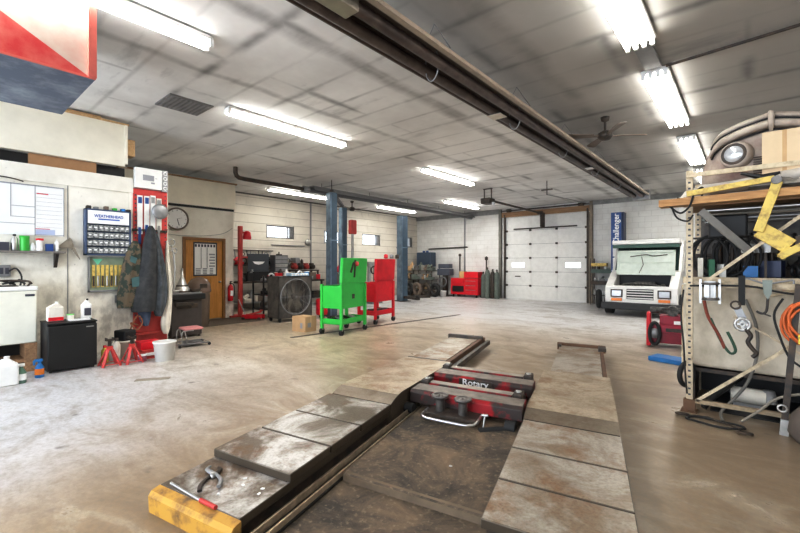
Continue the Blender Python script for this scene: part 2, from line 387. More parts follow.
# office block at left
struct('wall_near_left', MB().box(-8.5, -8.3, YB, 2.46, 0, 3.03), CREAM)
struct('wall_office_side', MB().box(-8.5, -8.3, 2.46, 3.05, 0, 3.0).box(-11.3, -8.5, 2.9, 3.05, 0, 3.03), CREAM)
OW = MB().box(-11.5, -11.3, 3.05, 4.5, 0, 3.03).box(-11.5, -11.3, 5.64, 5.9, 0, 3.03).box(-11.5, -11.3, 4.5, 5.64, 2.24, 3.03).box(XW, -11.5, 5.8, 5.9, 0, 3.03)
struct('wall_office', OW, CREAM)
FAS = MB().box(-11.4, -11.24, 3.06, 5.93, 3.09, 3.79).box(XW+.02, -11.4, 5.83, 5.93, 3.09, 3.79)
struct('trim_1', FAS, CREAMP)
struct('trim_2', MB().box(-11.42, -11.2, 3.05, 5.96, 3.79, 3.83), WOODB)
struct('trim_3', MB().box(-11.4, -11.27, 3.05, 5.9, 3.03, 3.09), BLACK)
struct('trim_4', MB().box(-8.3, -8.27, YB, 2.47, 2.77, 3.03).box(-8.3, -8.285, 2.41, 2.47, 0, 2.77), CREAM)
struct('trim_5', MB().box(-8.302, -8.292, 1.555, 1.567, 0, 2.77).box(-8.302, -8.292, -.2, -.19, 0, 2.77), GREY)
struct('trim_6', MB().box(-8.32, -8.27, YB, 2.38, 3.21, 3.93).box(-8.27, -8.245, YB, 2.38, 3.21, 3.25).box(-8.27, -8.245, 2.34, 2.38, 3.21, 3.93), CREAMP)
struct('trim_7', MB().box(-8.36, -8.24, YB, 2.40, 3.93, 3.955), WOODL)
struct('trim_8', MB().box(-8.45, -8.34, 1.1, 1.95, 3.03, 3.21), mat('orange_timber', (.42, .25, .13), .7, dirt=.15))
struct('trim_9', MB().box(-8.5, -8.42, YB, 2.38, 3.03, 3.21), BLACK)
tag(MB().box(-8.75, -8.26, 1.45, 2.0, 3.957, 3.99).build('plank', WOODL), 'pale wooden plank lying on top of the cream overhead panel', 'plank')
tag(MB().box(-8.5, -8.28, 2.381, 2.50, 3.42, 3.70).build('wooden_block', WOODL), 'short pale wood block sticking out past the end of the cream overhead panel', 'wood block')
# office door
d = struct('door_1', MB().box(-11.36, -11.31, 4.57, 5.57, .02, 2.17), WOODD)
struct('frame', MB().box(-11.4, -11.25, 4.5, 4.57, 0, 2.24).box(-11.4, -11.25, 5.57, 5.64, 0, 2.24).box(-11.4, -11.25, 4.57, 5.57, 2.17, 2.24), mat('brown_stained_frame', (.30, .14, .045), .4, dirt=.2), d)
g = MB().box(-11.312, -11.302, 4.8, 5.4, 1.22, 2.1).build('window_panel', PAPER, d)
k = MB()
for y0, y1, z0, z1 in ((4.78, 5.42, 1.2, 1.24), (4.78, 5.42, 2.08, 2.12), (4.78, 4.81, 1.2, 2.12), (5.39, 5.42, 1.2, 2.12), (4.98, 4.99, 1.4, 1.98), (5.14, 5.15, 1.4, 1.98)): k.box(-11.31, -11.295, y0, y1, z0, z1)
for i in range(7): k.box(-11.305, -11.297, 4.82+i*.083, 4.87+i*.083, 1.99, 2.06)
k.build('window_trim', INK, d)
k = MB()
for i in range(3):
    for j in range(4): k.box(-11.305, -11.297, 4.84+i*.19, 4.97+i*.17, 1.25+j*.045, 1.28+j*.045)
for j in range(5): k.box(-11.305, -11.297, 5.2+.02*(j % 2), 5.36, 1.45+j*.08, 1.49+j*.08)
k.build('notices', INKG, d)
MB().cyl((-11.31, 5.48, 1.03), (-11.25, 5.48, 1.03), .018).lathe([(0, -.03), (.03, -.015), (.03, .015), (0, .03)], (-11.24, 5.48, 1.03)).build('door_knob', CHROME, d)
tag(MB().box(-11.2, -10.0, 4.2, 6.1, 0.002, .014).build('rubber_mat', MATC), 'brown rubber floor mat in front of the wooden office door', 'mat')

# garage door
gd = bpy.data.objects.new('door_2', None); COL.objects.link(gd); gd['kind'] = 'structure'
for i in range(6):
    z0 = i*.603
    hs = [(-8.06, -7.47, 1.40, 1.60), (-5.72, -5.12, 1.40, 1.60)] if i == 2 else []
    w = wallgrid('x', YF+.03, .05, DX0+.0, DX1, z0+.006, z0+.597, hs)
    for xx in (-7.2, -6.07):
        w.box(xx-.03, xx+.03, YF+.018, YF+.03, z0+.02, z0+.58)
    w.build('section', WHITE, gd)
    MB().box(DX0, DX1, YF+.035, YF+.055, z0+.59, z0+.615).build('seam', GREY, gd)
    if i < 5:
        h = MB()
        for xx in (DX0+.04, -7.2, -6.07, DX1-.04): h.box(xx-.045, xx+.045, YF-.005, YF+.03, z0+.56, z0+.64)
        h.build('hinge', DARK, gd)
    for q in hs: MB().box(q[0], q[1], YF+.05, YF+.06, q[2], q[3]).build('pane', GLASS, gd)
MB().box(-7.95, -5.25, YF-.03, YF+.02, 3.06, 3.11).build('strut', DARK, gd)
MB().box(-7.9, -7.65, YF+.0, YF+.03, .98, 1.02).build('handle', DARK, gd)
for xx in (DX0-.03, DX1+.03):
    MB().box(xx-.03, xx+.03, YF-.09, YF-.01, 0, 3.75).build('track', DARK, gd)
MB().box(DX0-.2, DX1+.2, YF-.07, YF-.005, 3.64, 3.86).build('header', WOODB, gd)
MB().cyl((DX0-.1, YF-.12, 3.92), (DX1+.1, YF-.12, 3.92), .03).cyl((DX0+.1, YF-.12, 3.92), (DX0+.3, YF-.12, 3.92), .07).cyl((DX1-.3, YF-.12, 3.92), (DX1-.1, YF-.12, 3.92), .07).build('torsion_spring', DARK, gd)
struct('trim_10', MB().box(DX0-.30, DX0-.18, YF-.12, YF-.0, 0, 4.0), mat('dusty_grey_post', (.25, .24, .21), .6, .2, dirt=.4))
struct('trim_11', MB().box(DX1+.12, DX1+.22, YF-.14, YF-.0, 0, 4.0).box(DX1+.06, DX1+.12, YF-.05, YF, 0, 3.6), mat('dusty_tan_post', (.33, .27, .2), .6, .1, dirt=.4))
struct('trim_12', MB().box(XW, DX0-.3, YF-.08, YF, 3.82, ZC).box(DX1+.2, XR, YF-.08, YF, 3.86, ZC), mat('grey_beam', (.30, .30, .29), .6, dirt=.4))
struct('trim_13', MB().box(-10.5, -10.44, YF-.04, YF, 0, 4.0), GREY)
struct('trim_14', MB().box(XW, XW+.03, 10.2, 10.26, 0, ZC), GREY)
struct('trim_15', MB().box(XW, XW+.05, 5.9, YF, 3.98, ZC), DARK)
tag(MB().cyl((-12.6, YF-.05, 2.32), (-10.3, YF-.05, 2.36), .03).build('steel_pipe', DARK), 'thin dark horizontal pipe fixed to the far block wall', 'pipe')

# ------------------------------------------------------------------ ceiling fixtures
def area(loc, sx, sy, e, rot=(0, 0, 0), col=(1, .98, .94)):
    l = bpy.data.lights.new('area', 'AREA'); l.shape = 'RECTANGLE'; l.size = sx; l.size_y = sy; l.energy = e; l.color = col
    o = bpy.data.objects.new('area_lamp', l); COL.objects.link(o); o.location = loc; o.rotation_euler = rot; o.visible_camera = True; return o
def strip(L, w, tubes):
    r = thing('ceiling_light', 'x', 'ceiling light')
    n = tubes; zz = []
    for i in range(n): zz += [(-w/2+w*i/n, -.035), (-w/2+w*(i+.5)/n, -.075)] if n > 2 else []
    prof = [(-w/2, 0), (w/2, 0), (w/2, -.04)]+(list(reversed(zz)) if n > 2 else [(-w/2, -.04)])
    MB().prism(prof, 'y', 0, L).build('housing', FIXT, r)
    for i in range(n):
        x = (i-(n-1)/2)*(w*.8/max(n-1, 1) if n > 1 else 0)
        for h in (0, 1):
            MB().cyl((x, h*L/2+.03, -.085 if n < 3 else -.09), (x, (h+1)*L/2-.03, -.085 if n < 3 else -.09), .019, 8).build('lamp_tube', GLOW if n < 3 else GLOW4, r)
    for y in (0, L/2, L):
        e = MB().prism(prof, 'y', y-.01, y+.01)
        for i in range(n):
            x = (i-(n-1)/2)*(w*.8/max(n-1, 1) if n > 1 else 0); e.box(x-.02, x+.02, y-.02, y+.02, -.11, -.03)
        e.build('socket_bar', FIXT, r)
    return r
s1 = strip(2.45, .16, 2)
s2 = strip(2.45, .30, 4)
def put(src, X, Y, label, first=[set()]):
    if id(src) not in first[0]:
        first[0].add(id(src)); src.location = (X, Y, ZC-.02); src['label'] = label; src['group'] = 'fluorescent ceiling lights'; o = src
    else: o = copy_tree(src, (X, Y, ZC-.02), label=label, group='fluorescent ceiling lights')
    return o
for X, Y, lab in ((-4.55, -.36, 'long white tube light at the top left beside the red hanging box'),
                  (-6.28, 3.18, 'long white tube light over the open floor at the left'),
                  (-6.35, 8.4, 'tube light on the ceiling over the red tool cart'),
                  (-8.85, 13.1, 'short-looking tube light near the far wall, left of the door opener'),
                  (-11.75, 7.3, 'tube light above the window wall behind the near dark pipe'),
                  (-11.75, 12.4, 'tube light above the window wall by the far lift post')):
    put(s1, X, Y, lab); area((X, Y+1.22, ZC-.115), .10, 2.3, (22 if Y < 10 else 30) if X < -11 else 48 if Y > 12 else 50 if Y > 5 else 50)
for X, Y, lab in ((-.91, 2.72, 'four-tube light fixture at the top right, cut by the photo edge'),
                  (-.91, 6.08, 'four-tube light fixture where the grey conduit starts'),
                  (-.91, 9.6, 'four-tube light fixture above the old car front'),
                  (-.91, 13.0, 'farthest four-tube light fixture of the right row, just above the rack')):
    put(s2, X, Y, lab)
    if Y > 9: area((X, Y+1.22, ZC-.118), .28, 2.3, 60)
# unseen fixtures added behind and right of the camera to light the foreground
for X, Y, lab in ((-6.3, -4.5, 'added unseen tube light over the left side behind the photographer'), (-.91, -2.9, 'added unseen four-tube light behind the photographer'), (2.9, 2.0, 'added unseen four-tube light over the right side, nearer'), (2.9, 7.0, 'added unseen four-tube light over the right side, farther')):
    put(s2, X, Y, lab)
tag(MB().tube([(-.78, 6.06, 3.99), (.41, 5.9, 3.98), (5.1, 5.6, 3.98)], .018).build('conduit', DARK), 'thin dark conduit running right across the ceiling from the light', 'conduit')
tag(MB().box(-1.0, -.82, 5.3, 6.0, 3.97, 4.01).build('junction_channel', GREY), 'grey metal channel joining the two nearest four-tube lights', 'channel')

cv = thing('ceiling_smudge', 'faint dark vent in the ceiling beside the left tube light', 'smudge', (-6.75, 2.72, ZC))  # faint dark mark on the ceiling, built as a slatted panel
MB().box(-.30, .30, -.32, .32, -.02, 0).build('frame', mat('smudge_grey', (.26, .25, .245), .7, dirt=.4), cv)
k = MB()
for i in range(9): k.box(-.26, .26, -.28+i*.065, -.25+i*.065, -.03, -.015)
k.build('slats', GREY, cv)
# radiant tube heater
h = thing('tube_heater', 'long brown-black radiant tube heater hanging across the whole ceiling', 'heater', (-2.5, 6, 3.6))
MB().cyl((-.13, -8, -.02), (-.13, 8.1, -.02), .055).build('tube', TUBEM, h)
MB().cyl((.08, -8, -.02), (.08, 8.1, -.02), .055).build('tube', TUBEM, h)
rf = [(-.24, -.03), (-.12, .12), (.12, .12), (.22, -.0), (.235, .0), (.13, .14), (-.13, .14), (-.255, -.03)]
MB().prism(rf, 'y', -8, 8.15).build('reflector', mat('dull_bronze_reflector', (.13, .10, .085), .4, .5, dirt=.3), h)
MB().box(.20, .26, -8, 8.1, -.01, .03).build('reflector_edge', mat('tan_edge', (.42, .35, .28), .5, .3), h)
for i in range(8):
    y = -6.5+i*2.0
    MB().tube([(-.2, y, .1), (0, y, .42), (.2, y, .1)], .006, 5).torus((-.03, y, -.0), (0, 1, 0), .17, .008, 18, 5, .5, 1.0).build('hanger', GREY, h)
MB().box(-.02, .14, -5.2, -3.72, -.085, .06).build('burner_box', mat('tarnished_silver', (.40, .36, .30), .35, .6), h, bevel=.01)
MB().box(-.2, .0, -1.0, -.8, -.085, -.08).build('label_plate', RAG, h)
MB().box(-.1, .05, 3.0, 3.2, -.085, -.08).build('label_plate', PAPER, h)
MB().box(-.2, .25, 8.1, 8.35, -.12, .14).build('end_box', GREY, h)

# second heater on the window side with elbow
p2 = thing('exhaust_pipe', 'dark overhead pipe with an elbow running along the window side', 'pipe', (-10.05, 5.3, 3.72))
x0 = 0
MB().tube([(x0, 0, .3), (x0, 0, .16), (x0, .03, .08), (x0, .10, .04), (x0, .25, .03), (x0, 2.2, .03)], .055, 12, smooth=False).build('elbow_pipe', DARK, p2)
MB().cyl((0, 2.1, .03), (0, 2.3, .03), .10).build('coupling', GREY, p2)
MB().cyl((0, 2.3, .03), (0, 11.8, .03), .075).build('tube', mat('dark_grey_tube', (.14, .14, .145), .4, .4), p2)
MB().prism([(-.2, .02), (-.1, .15), (.1, .15), (.2, .02), (.21, .03), (.11, .165), (-.11, .165), (-.21, .03)], 'y', 2.4, 11.8).build('reflector', GREY, p2)
for i in range(5): MB().cyl((0, 2.8+i*2.1, .1), (0, 2.8+i*2.1, .30), .008, 6).build('hanger', DARK, p2)

def ceiling_fan(loc, rz, label, s=1.0):
    f = thing('ceiling_fan', label, 'fan', loc, rz)
    MB().lathe([(0, .30), (.07, .30), (.06, .24), (.02, .22), (.02, .08), (.06, .06), (.11, .03), (.12, -.03), (.08, -.08), (0, -.09)]).build('motor', DARK, f)
    for i in range(4):
        a = i*PI/2; M = Matrix.Rotation(a, 4, 'Z') @ Matrix.Rotation(.18, 4, 'X')
        MB().box(.10, .22, -.025, .025, -.03, -.015, M).add([(.2, -.05, -.02), (.62, -.075, -.02), (.66, -.05, -.02), (.66, .05, -.02), (.62, .075, -.02), (.2, .05, -.02), (.2, -.05, -.01), (.62, -.075, -.01), (.66, -.05, -.01), (.66, .05, -.01), (.62, .075, -.01), (.2, .05, -.01)],
            [(0, 1, 2, 3, 4, 5), (11, 10, 9, 8, 7, 6)]+[(j, (j+1) % 6, 6+(j+1) % 6, 6+j) for j in range(6)], M=M).build('blade', BROWN, f)
    f.scale = (s, s, s); return f
ceiling_fan((-1.86, 7.6, 3.72), .62, 'dark four-blade ceiling fan right of the long tube heater')
ceiling_fan((-11.9, 11.1, 3.72), .3, 'small-looking dark ceiling fan far away behind the lift posts')

# garage-door opener + rails
go = thing('garage_door_opener', 'dark motor box of a garage door opener with its rail to the far door', 'door opener', (-6.55, 12.2, 3.6))
MB().box(-.16, .16, -.2, .2, -.09, .09).build('motor_box', DARK, go, bevel=.015)
MB().box(-.14, -.12, -.02, .02, .09, .42).box(.12, .14, -.02, .02, .09, .42).box(-.16, .16, -.02, .02, .4, .42).build('hanger', DARK, go)
MB().box(-.03, .03, .2, 4.7, .02, .08).build('rail', DARK, go)
MB().box(-.09, .09, 4.4, 4.55, -.0, .12).box(-.02, .02, 4.5, 4.93, -.52, .1).build('arm', DARK, go)
MB().lathe([(0, -.15), (.05, -.13), (.05, -.06), (0, -.05)], (.25, -.1, 0)).build('bulb', LENS, go)
tk = thing('overhead_track', 'thin T-bracket with a rod reaching the top right of the far door', 'bracket', (-4.55, 12.1, 3.72))
MB().box(-.16, .16, -.03, .03, .0, .03).cyl((0, 0, 0), (0, 0, -.14), .015).build('bracket', DARK, tk)
MB().cyl((0, 0, .03), (0, 0, .28), .012).build('hanger', DARK, tk)
MB().tube([(0, 0, -.13), (-.1, 4.9, .15)], .014).build('rod', GREY, tk)

# red hanging box at upper left
hb = thing('hanging_cabinet', 'big red and white box hanging at the top left, scraped blue-grey underside', 'box', (-4.57, 0, 3.2))
sc = 1.06
MB().box(-1.34, 0, -2.2, sc, 0.0, .81).build('body', BLUEGREY, hb)
MB().box(.0, .012, -2.2, sc-.055, .012, .8).build('side_panel', mat('chalky_red_white', (.62, .42, .36), .5, dcol=(.66, .60, .52), scale=3, lo=.3, hi=.6), hb)
MB().add([(.016, .985, .02), (.016, -2.2, .02), (.016, -2.2, 2.4), (.016, .25, .5)][:0]+[(.016, 1.0, .015), (.016, -1.0, .015), (.016, -.30, .80), (.016, .12, .80)][:0]+[(.015, 1.0, .012), (.015, -2.0, .012), (.015, -2.0, .8), (.015, -.39, .8)], [(0, 1, 2, 3)]).build('red_triangle', mat('scuffed_red', (.60, .06, .06), .45, dcol=(.70, .22, .18), scale=4), hb)
MB().box(-.0, .05, sc-.06, sc, 0, .81).box(0, .02, -2.2, sc, -.004, .012).build('edge_strip', mat('pink_red_edge', (.70, .20, .16), .45, dirt=.2), hb)

# ------------------------------------------------------------------ drive-on lift in the foreground
O = Vector((-2.78, .98, 0)); EA = Vector((-.267, .964, 0)); ES = Vector((.98, .19, 0))
def LP(a, s, z): return O+EA*a+ES*s+Vector((0, 0, z))
def lbox(mb, a0, a1, s0, s1, z0, z1):
    return mb.hexa([LP(a0, s0, z0), LP(a0, s1, z0), LP(a1, s1, z0), LP(a1, s0, z0)], [LP(a0, s0, z1), LP(a0, s1, z1), LP(a1, s1, z1), LP(a1, s0, z1)])
def lprof(mb, prof, s0, s1):      # profile in (a, z), extruded across
    n = len(prof); mb.add([LP(a, s0, z) for a, z in prof]+[LP(a, s1, z) for a, z in prof], [tuple(range(n)), tuple(range(2*n-1, n-1, -1))]+[(i, (i+1) % n, n+(i+1) % n, n+i) for i in range(n)]); return mb
L1 = thing('lift_runway', 'left steel runway of the drive-on lift with a chipped yellow end block', 'lift runway')
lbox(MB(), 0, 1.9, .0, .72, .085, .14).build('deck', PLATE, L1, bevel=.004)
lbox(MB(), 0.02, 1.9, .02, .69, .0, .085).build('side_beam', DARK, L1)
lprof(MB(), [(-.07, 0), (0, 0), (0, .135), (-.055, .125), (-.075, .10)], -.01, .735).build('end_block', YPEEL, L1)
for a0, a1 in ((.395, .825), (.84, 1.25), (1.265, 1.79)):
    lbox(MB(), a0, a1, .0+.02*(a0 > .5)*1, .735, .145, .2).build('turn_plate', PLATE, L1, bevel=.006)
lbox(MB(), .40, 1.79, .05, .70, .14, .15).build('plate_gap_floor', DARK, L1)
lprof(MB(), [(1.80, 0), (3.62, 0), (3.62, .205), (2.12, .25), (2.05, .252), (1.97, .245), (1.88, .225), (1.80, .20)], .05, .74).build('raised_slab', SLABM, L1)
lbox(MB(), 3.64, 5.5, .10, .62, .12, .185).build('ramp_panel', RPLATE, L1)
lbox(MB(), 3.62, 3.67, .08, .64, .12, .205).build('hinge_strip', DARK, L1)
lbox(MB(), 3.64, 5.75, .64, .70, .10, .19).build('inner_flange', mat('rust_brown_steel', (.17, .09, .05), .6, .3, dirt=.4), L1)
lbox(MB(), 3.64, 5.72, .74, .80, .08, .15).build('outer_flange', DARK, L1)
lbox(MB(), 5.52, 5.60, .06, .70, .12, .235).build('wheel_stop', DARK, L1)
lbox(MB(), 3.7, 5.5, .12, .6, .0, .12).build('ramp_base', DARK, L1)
RU = mat('rusty_rail', (.46, .36, .25), .5, .3, dirt=.5, scale=20)
rl = thing('lift_rail', 'pair of thin rusty rails along the inner side of the left runway', 'rail')
lbox(MB(), -.3, 2.75, .785, .795, .03, .075).build('rail', RU, rl)
lbox(MB(), -.3, 2.75, .835, .848, .01, .055).build('rail', RU, rl)
lbox(MB(), -.3, 2.75, .74, .86, .003, .02).build('channel', BLACK, rl)
L2 = thing('lift_runway', 'right steel runway of the drive-on lift with broad tan plates', 'lift runway')
lbox(MB(), .63, 3.9, 1.93, 2.63, .0, .10).build('side_beam', DARK, L2)
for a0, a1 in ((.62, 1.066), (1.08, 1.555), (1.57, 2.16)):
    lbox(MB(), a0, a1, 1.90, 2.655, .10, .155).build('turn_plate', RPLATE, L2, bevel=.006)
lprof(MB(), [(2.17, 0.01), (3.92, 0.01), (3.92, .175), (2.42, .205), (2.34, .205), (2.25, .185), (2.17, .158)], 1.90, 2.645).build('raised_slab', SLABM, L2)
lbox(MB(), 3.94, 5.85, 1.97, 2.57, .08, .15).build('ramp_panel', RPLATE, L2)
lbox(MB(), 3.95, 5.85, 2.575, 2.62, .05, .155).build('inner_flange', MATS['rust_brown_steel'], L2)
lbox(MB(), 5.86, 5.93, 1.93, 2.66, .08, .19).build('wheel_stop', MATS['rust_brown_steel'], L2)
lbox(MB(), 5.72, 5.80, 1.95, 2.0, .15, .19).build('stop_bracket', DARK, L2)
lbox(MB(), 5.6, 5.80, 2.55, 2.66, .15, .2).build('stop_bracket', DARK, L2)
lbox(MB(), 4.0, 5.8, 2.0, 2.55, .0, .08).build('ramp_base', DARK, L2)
# floor of the lift bay
struct('trim_16', lbox(MB(), -1.6, .80, .72, 1.95, .0, .006), BAY)
struct('trim_17', lprof(MB(), [(.80, 0), (3.4, 0), (3.4, .06), (.83, .06), (.80, .052)], .87, 1.90), BAY)
struct('trim_19', lprof(MB(), [(.79, 0), (.81, 0), (.825, .063), (.795, .045)], .87, 1.90), mat('brown_slab_edge', (.17, .125, .08), .7, dirt=.4))
# rolling jack
J = thing('rolling_jack', 'red and black rolling jack bridge between the two lift runways', 'jack')
for a, z in ((2.20, .11), (2.90, .11)):
    lprof(MB(), [(a, z), (a+.26, z), (a+.26, z+.125), (a+.03, z+.125), (a, z+.10)], .76, 1.885).build('cross_beam', RPEEL, J, bevel=.006)
    lbox(MB(), a+.035, a+.24, .77, 1.88, z+.126, z+.129).build('beam_top', mat('greasy_grey_top', (.27, .235, .20), .5, .4, dirt=.6, scale=10), J)
for a in (2.52, 3.24):
    lbox(MB(), a, a+.12, .84, 1.74, .14, .230).build('upper_bar', RPEEL, J, bevel=.01)
    lbox(MB(), a+.01, a+.11, .84, 1.74, .231, .234).build('bar_top', mat('dusty_pale_top', (.42, .38, .32), .5, .3, dirt=.5), J)
    for s in (.76, 1.75):
        lbox(MB(), a-.02, a+.14, s, s+.09, .13, .258).build('end_bracket', DARK, J, bevel=.008)
        c = LP(a+.06, s+.045, .258); MB().lathe([(.028, 0), (.028, .012), (.012, .014), (0, .01)], c).build('bolt', STEEL, J)
lbox(MB(), 2.3, 3.3, .84, .92, .06, .14).build('side_rail', DARK, J)
lbox(MB(), 2.3, 3.3, 1.74, 1.82, .06, .14).build('side_rail', DARK, J)
lbox(MB(), 1.98, 2.25, 1.02, 1.52, .09, .12).build('pad_shelf', DARK, J)
for s in (1.13, 1.36):
    c = LP(2.10, s, .12)
    MB().lathe([(.042, 0), (.042, .10), (.045, .115), (.078, .125), (.082, .145), (.072, .152), (.055, .15), (.05, .145), (.012, .144), (.012, .15), (0, .15)], c, 28).build('lifting_pad', DSTEEL, J)
hp = [LP(2.14, .99, .10), LP(1.96, 1.0, .105), LP(1.90, 1.03, .11), LP(1.88, 1.10, .11), LP(1.88, 1.40, .11), LP(1.90, 1.48, .11), LP(1.96, 1.52, .11), LP(2.14, 1.53, .12)]
MB().tube(hp, .014, 10).build('handle', CHROME, J)
MB().tube([LP(2.0, 1.57, .03), LP(2.06, 1.58, .16)], .009, 8).tube([LP(2.06, 1.55, .16), LP(2.06, 1.61, .165)], .012, 8).build('release_lever', STEEL, J)
for s in (.80, 1.80): MB().cyl(LP(2.12, s-.05, .08), LP(2.12, s+.04, .08), .05).build('roller', RUB, J)
MB().cyl(LP(1.95, 1.55, .05), LP(2.1, 1.75, .05), .035).build('hose_drum', RUB, J)
ang = math.atan2(ES.y, ES.x)
c = LP(2.945, 1.22, .185)
pl = lbox(MB(), 2.885, 2.897, 1.08, 1.46, .145, .222).build('name_plate', DARK, J)
text('Rotary', .095, PAPER, J, LP(2.878, 1.27, .186), (PI/2, 0, ang), 'lettering', .002, 1.15)
# pliers on the near deck
def pliers(label, loc, rz):
    r = thing('pliers', label, 'pliers', loc, rz)
    MB().tube([(-.035, -.10, .008), (-.038, -.05, .008), (-.018, 0, .008), (.012, .035, .008), (.022, .06, .01), (.012, .085, .01)], [.009, .009, .008, .011, .010, .006], 8).build('jaw_handle', DARK, r)
    MB().tube([(.035, -.10, .018), (.038, -.05, .018), (.018, 0, .018), (-.012, .035, .018), (-.03, .065, .018), (-.022, .095, .016)], [.009, .009, .008, .011, .010, .006], 8).build('jaw_handle', GREY, r)
    MB().lathe([(.011, 0), (.011, .026), (0, .028)], (0, .01, .0)).build('pivot_bolt', STEEL, r)
    return r
pliers('dark slip-joint pliers lying on the left runway deck', tuple(LP(.20, .24, .141)), 1.0).scale = (1.5, 1.5, 1.0)
sd = thing('screwdriver', 'long chrome screwdriver with a red tip lying on the yellow end block', 'screwdriver')
MB().tube([LP(.03, .06, .147), LP(.0, .40, .147)], .009, 8).build('shaft', CHROME, sd)
MB().tube([LP(.0, .39, .150), LP(-.005, .53, .150)], .013, 8).build('handle', REDO, sd)
for i, (a, s, lab) in enumerate(((.24, .48, 'small white paper scrap near the step of the left runway plate'), (.30, .43, 'tiny white scrap nearest the raised plate on the left deck'), (.10, .42, 'white scrap right of the pliers'), (.27, .62, 'white scrap at the inner edge of the left deck'), (.22, .64, 'second white scrap by the inner edge of the left deck'))):
    c = LP(a, s, .1415)
    tag(MB().prism([(-.012, -.006), (.008, -.01), (.014, .004), (.0, .008), (-.01, .006)], 'z', 0, .004).build('paper_scrap', PAPER, loc=c, rz=i*1.3), lab, 'scrap')
c = LP(1.25, 1.52, .05)
tag(MB().lathe([(.012, 0), (.014, .004), (.012, .012), (0, .014)]).build('hex_nut', CHROME, loc=c), 'small shiny nut on the dark bay floor in front of the jack', 'nut')
tag(MB().box(-.2, .2, -.05, .05, 0.001, .008).box(-.185, .185, -.035, .035, .008, .009).build('access_plate', mat('dull_floor_plate', (.35, .31, .25), .6), loc=(-5.95, 2.0, 0), rz=1.0), 'small flat access plate set in the concrete floor at left', 'floor plate')
# drain line far across floor
struct('trim_18', MB().hexa([(-7.24, 5.0, 0), (-7.14, 5.0, 0), (-6.58, 10.6, 0), (-6.68, 10.6, 0)], [(-7.24, 5.0, .006), (-7.14, 5.0, .006), (-6.58, 10.6, .006), (-6.68, 10.6, .006)]), DARK)

# ------------------------------------------------------------------ near left wall
sh = thing('bracket_shelf', 'narrow dark wall shelf holding bottles under the whiteboard', 'shelf', (-8.27, 0, 1.68))
MB().box(0, .2, -.3, 1.50, 0, .03).build('board', mat('grey_brown_board', (.22, .20, .18), .6, dirt=.3), sh)
MB().prism([(0, 0), (.16, 0), (.16, -.02), (.02, -.22), (0, -.22)], 'y', 1.38, 1.42).build('bracket', DARK, sh)
MB().prism([(0, 0), (.16, 0), (.16, -.02), (.02, -.22), (0, -.22)], 'y', .2, .24).build('bracket', DARK, sh)
def bottle(name, lab, y, r, hgt, m, capm, x=-8.16, z=1.71, neck=.4):
    t = thing(name, lab, 'bottle', (x, y, z))
    MB().lathe([(r*.92, 0), (r, .01), (r, hgt*.72), (r*neck, hgt*.86), (r*neck, hgt*.9)], n=16).build('body', m, t)
    MB().lathe([(r*neck*1.15, hgt*.88), (r*neck*1.15, hgt), (0, hgt)], n=14).build('cap', capm, t); return t
def can(name, lab, y, r, hgt, m, lid, x=-8.16, z=1.71, cat='can'):
    t = thing(name, lab, cat, (x, y, z))
    MB().lathe([(r, 0), (r, hgt*.86)], n=18).build('body', m, t); MB().lathe([(r*1.05, hgt*.84), (r*1.05, hgt), (0, hgt)], n=18).build('lid', lid, t); return t
bottle('spray_can', 'silver bottle with a black cap at the left of the wall shelf', .92, .04, .24, STEEL, BLACK)
tag(MB().box(-.05, .05, -.06, .06, 0, .12).build('carton', INK, loc=(-8.16, .80, 1.71)), 'small black carton at the left end of the wall shelf', 'carton')
can('green_canister', 'bright green canister on the wall shelf', 1.03, .055, .22, LGREEN, LGREEN)
can('red_lidded_can', 'white can with a red lid on the wall shelf', 1.2, .045, .19, WHITE, RED)
tag(MB().box(-.04, .04, -.045, .045, 0, .11).build('carton', NAVY, loc=(-8.16, 1.31, 1.71)), 'small navy carton right of the red-lidded can on the wall shelf', 'carton')
bottle('glue_bottle', 'thin white pointed bottle at the right of the wall shelf', 1.40, .03, .19, WHITE, WHITE, neck=.2)
bottle('jug', 'white squat bottle right of the green canister on the shelf', 1.12, .035, .12, PAPER, PAPER)
rg = MB(); 
for i in range(9):
    a = -.5+i*.12; rg.tube([(-8.22, 1.44, 1.78), (-8.19, 1.44+.16*math.cos(a+.3), 1.80+.16*math.sin(a+.4)), (-8.21, 1.60+.02*i-.06, 1.78-.03*i+.05)], [.02, .022, .008], 6)
tag(rg.build('whisk_broom', mat('straw_grey', (.36, .32, .26), .9, dirt=.4)), 'grey bundle of bristles hung at the right end of the wall shelf', 'brush')
# wall papers
wb = thing('whiteboard', 'white wall chart with ruled lines above the shelf', 'chart', (-8.292, 0, 0))
MB().box(0, .012, -.4, 1.51, 1.95, 2.72).build('board', PAPER, wb)
k = MB()
for y in (.89, 1.16, 1.505): k.box(.012, .016, y, y+.008, 1.95 if y > 1 else 2.22, 2.72)
for z in (2.70, 2.71): k.box(.012, .016, -.4, 1.51, z, z+.008)
for z, y0, y1 in ((2.38, .9, 1.16), (2.22, .9, 1.16), (2.12, .5, 1.16), (1.96, 1.16, 1.51)): k.box(.012, .016, y0, y1, z, z+.008)
for i in range(9): k.box(.012, .014, 1.18, 1.49, 2.08+i*.065, 2.083+i*.065)
k.build('ruled_lines', INKG, wb)
MB().box(.012, .015, 1.18, 1.32, 2.585, 2.60).build('red_heading', REDI, wb); MB().box(.012, .015, 1.17, 1.34, 2.05, 2.06).build('red_rule', REDI, wb)
MB().box(.012, .0145, 1.17, 1.40, 1.965, 2.045).build('blue_box', mat('pale_blue_print', (.45, .5, .66), .6, dirt=0), wb)
tag(MB().tube([(-8.25, .2, 2.79), (-8.24, .8, 2.785), (-8.24, 1.0, 2.755), (-8.24, 1.02, 2.74)], .009).build('wire', DARK), 'dark wire sagging along the wall above the chart', 'wire')
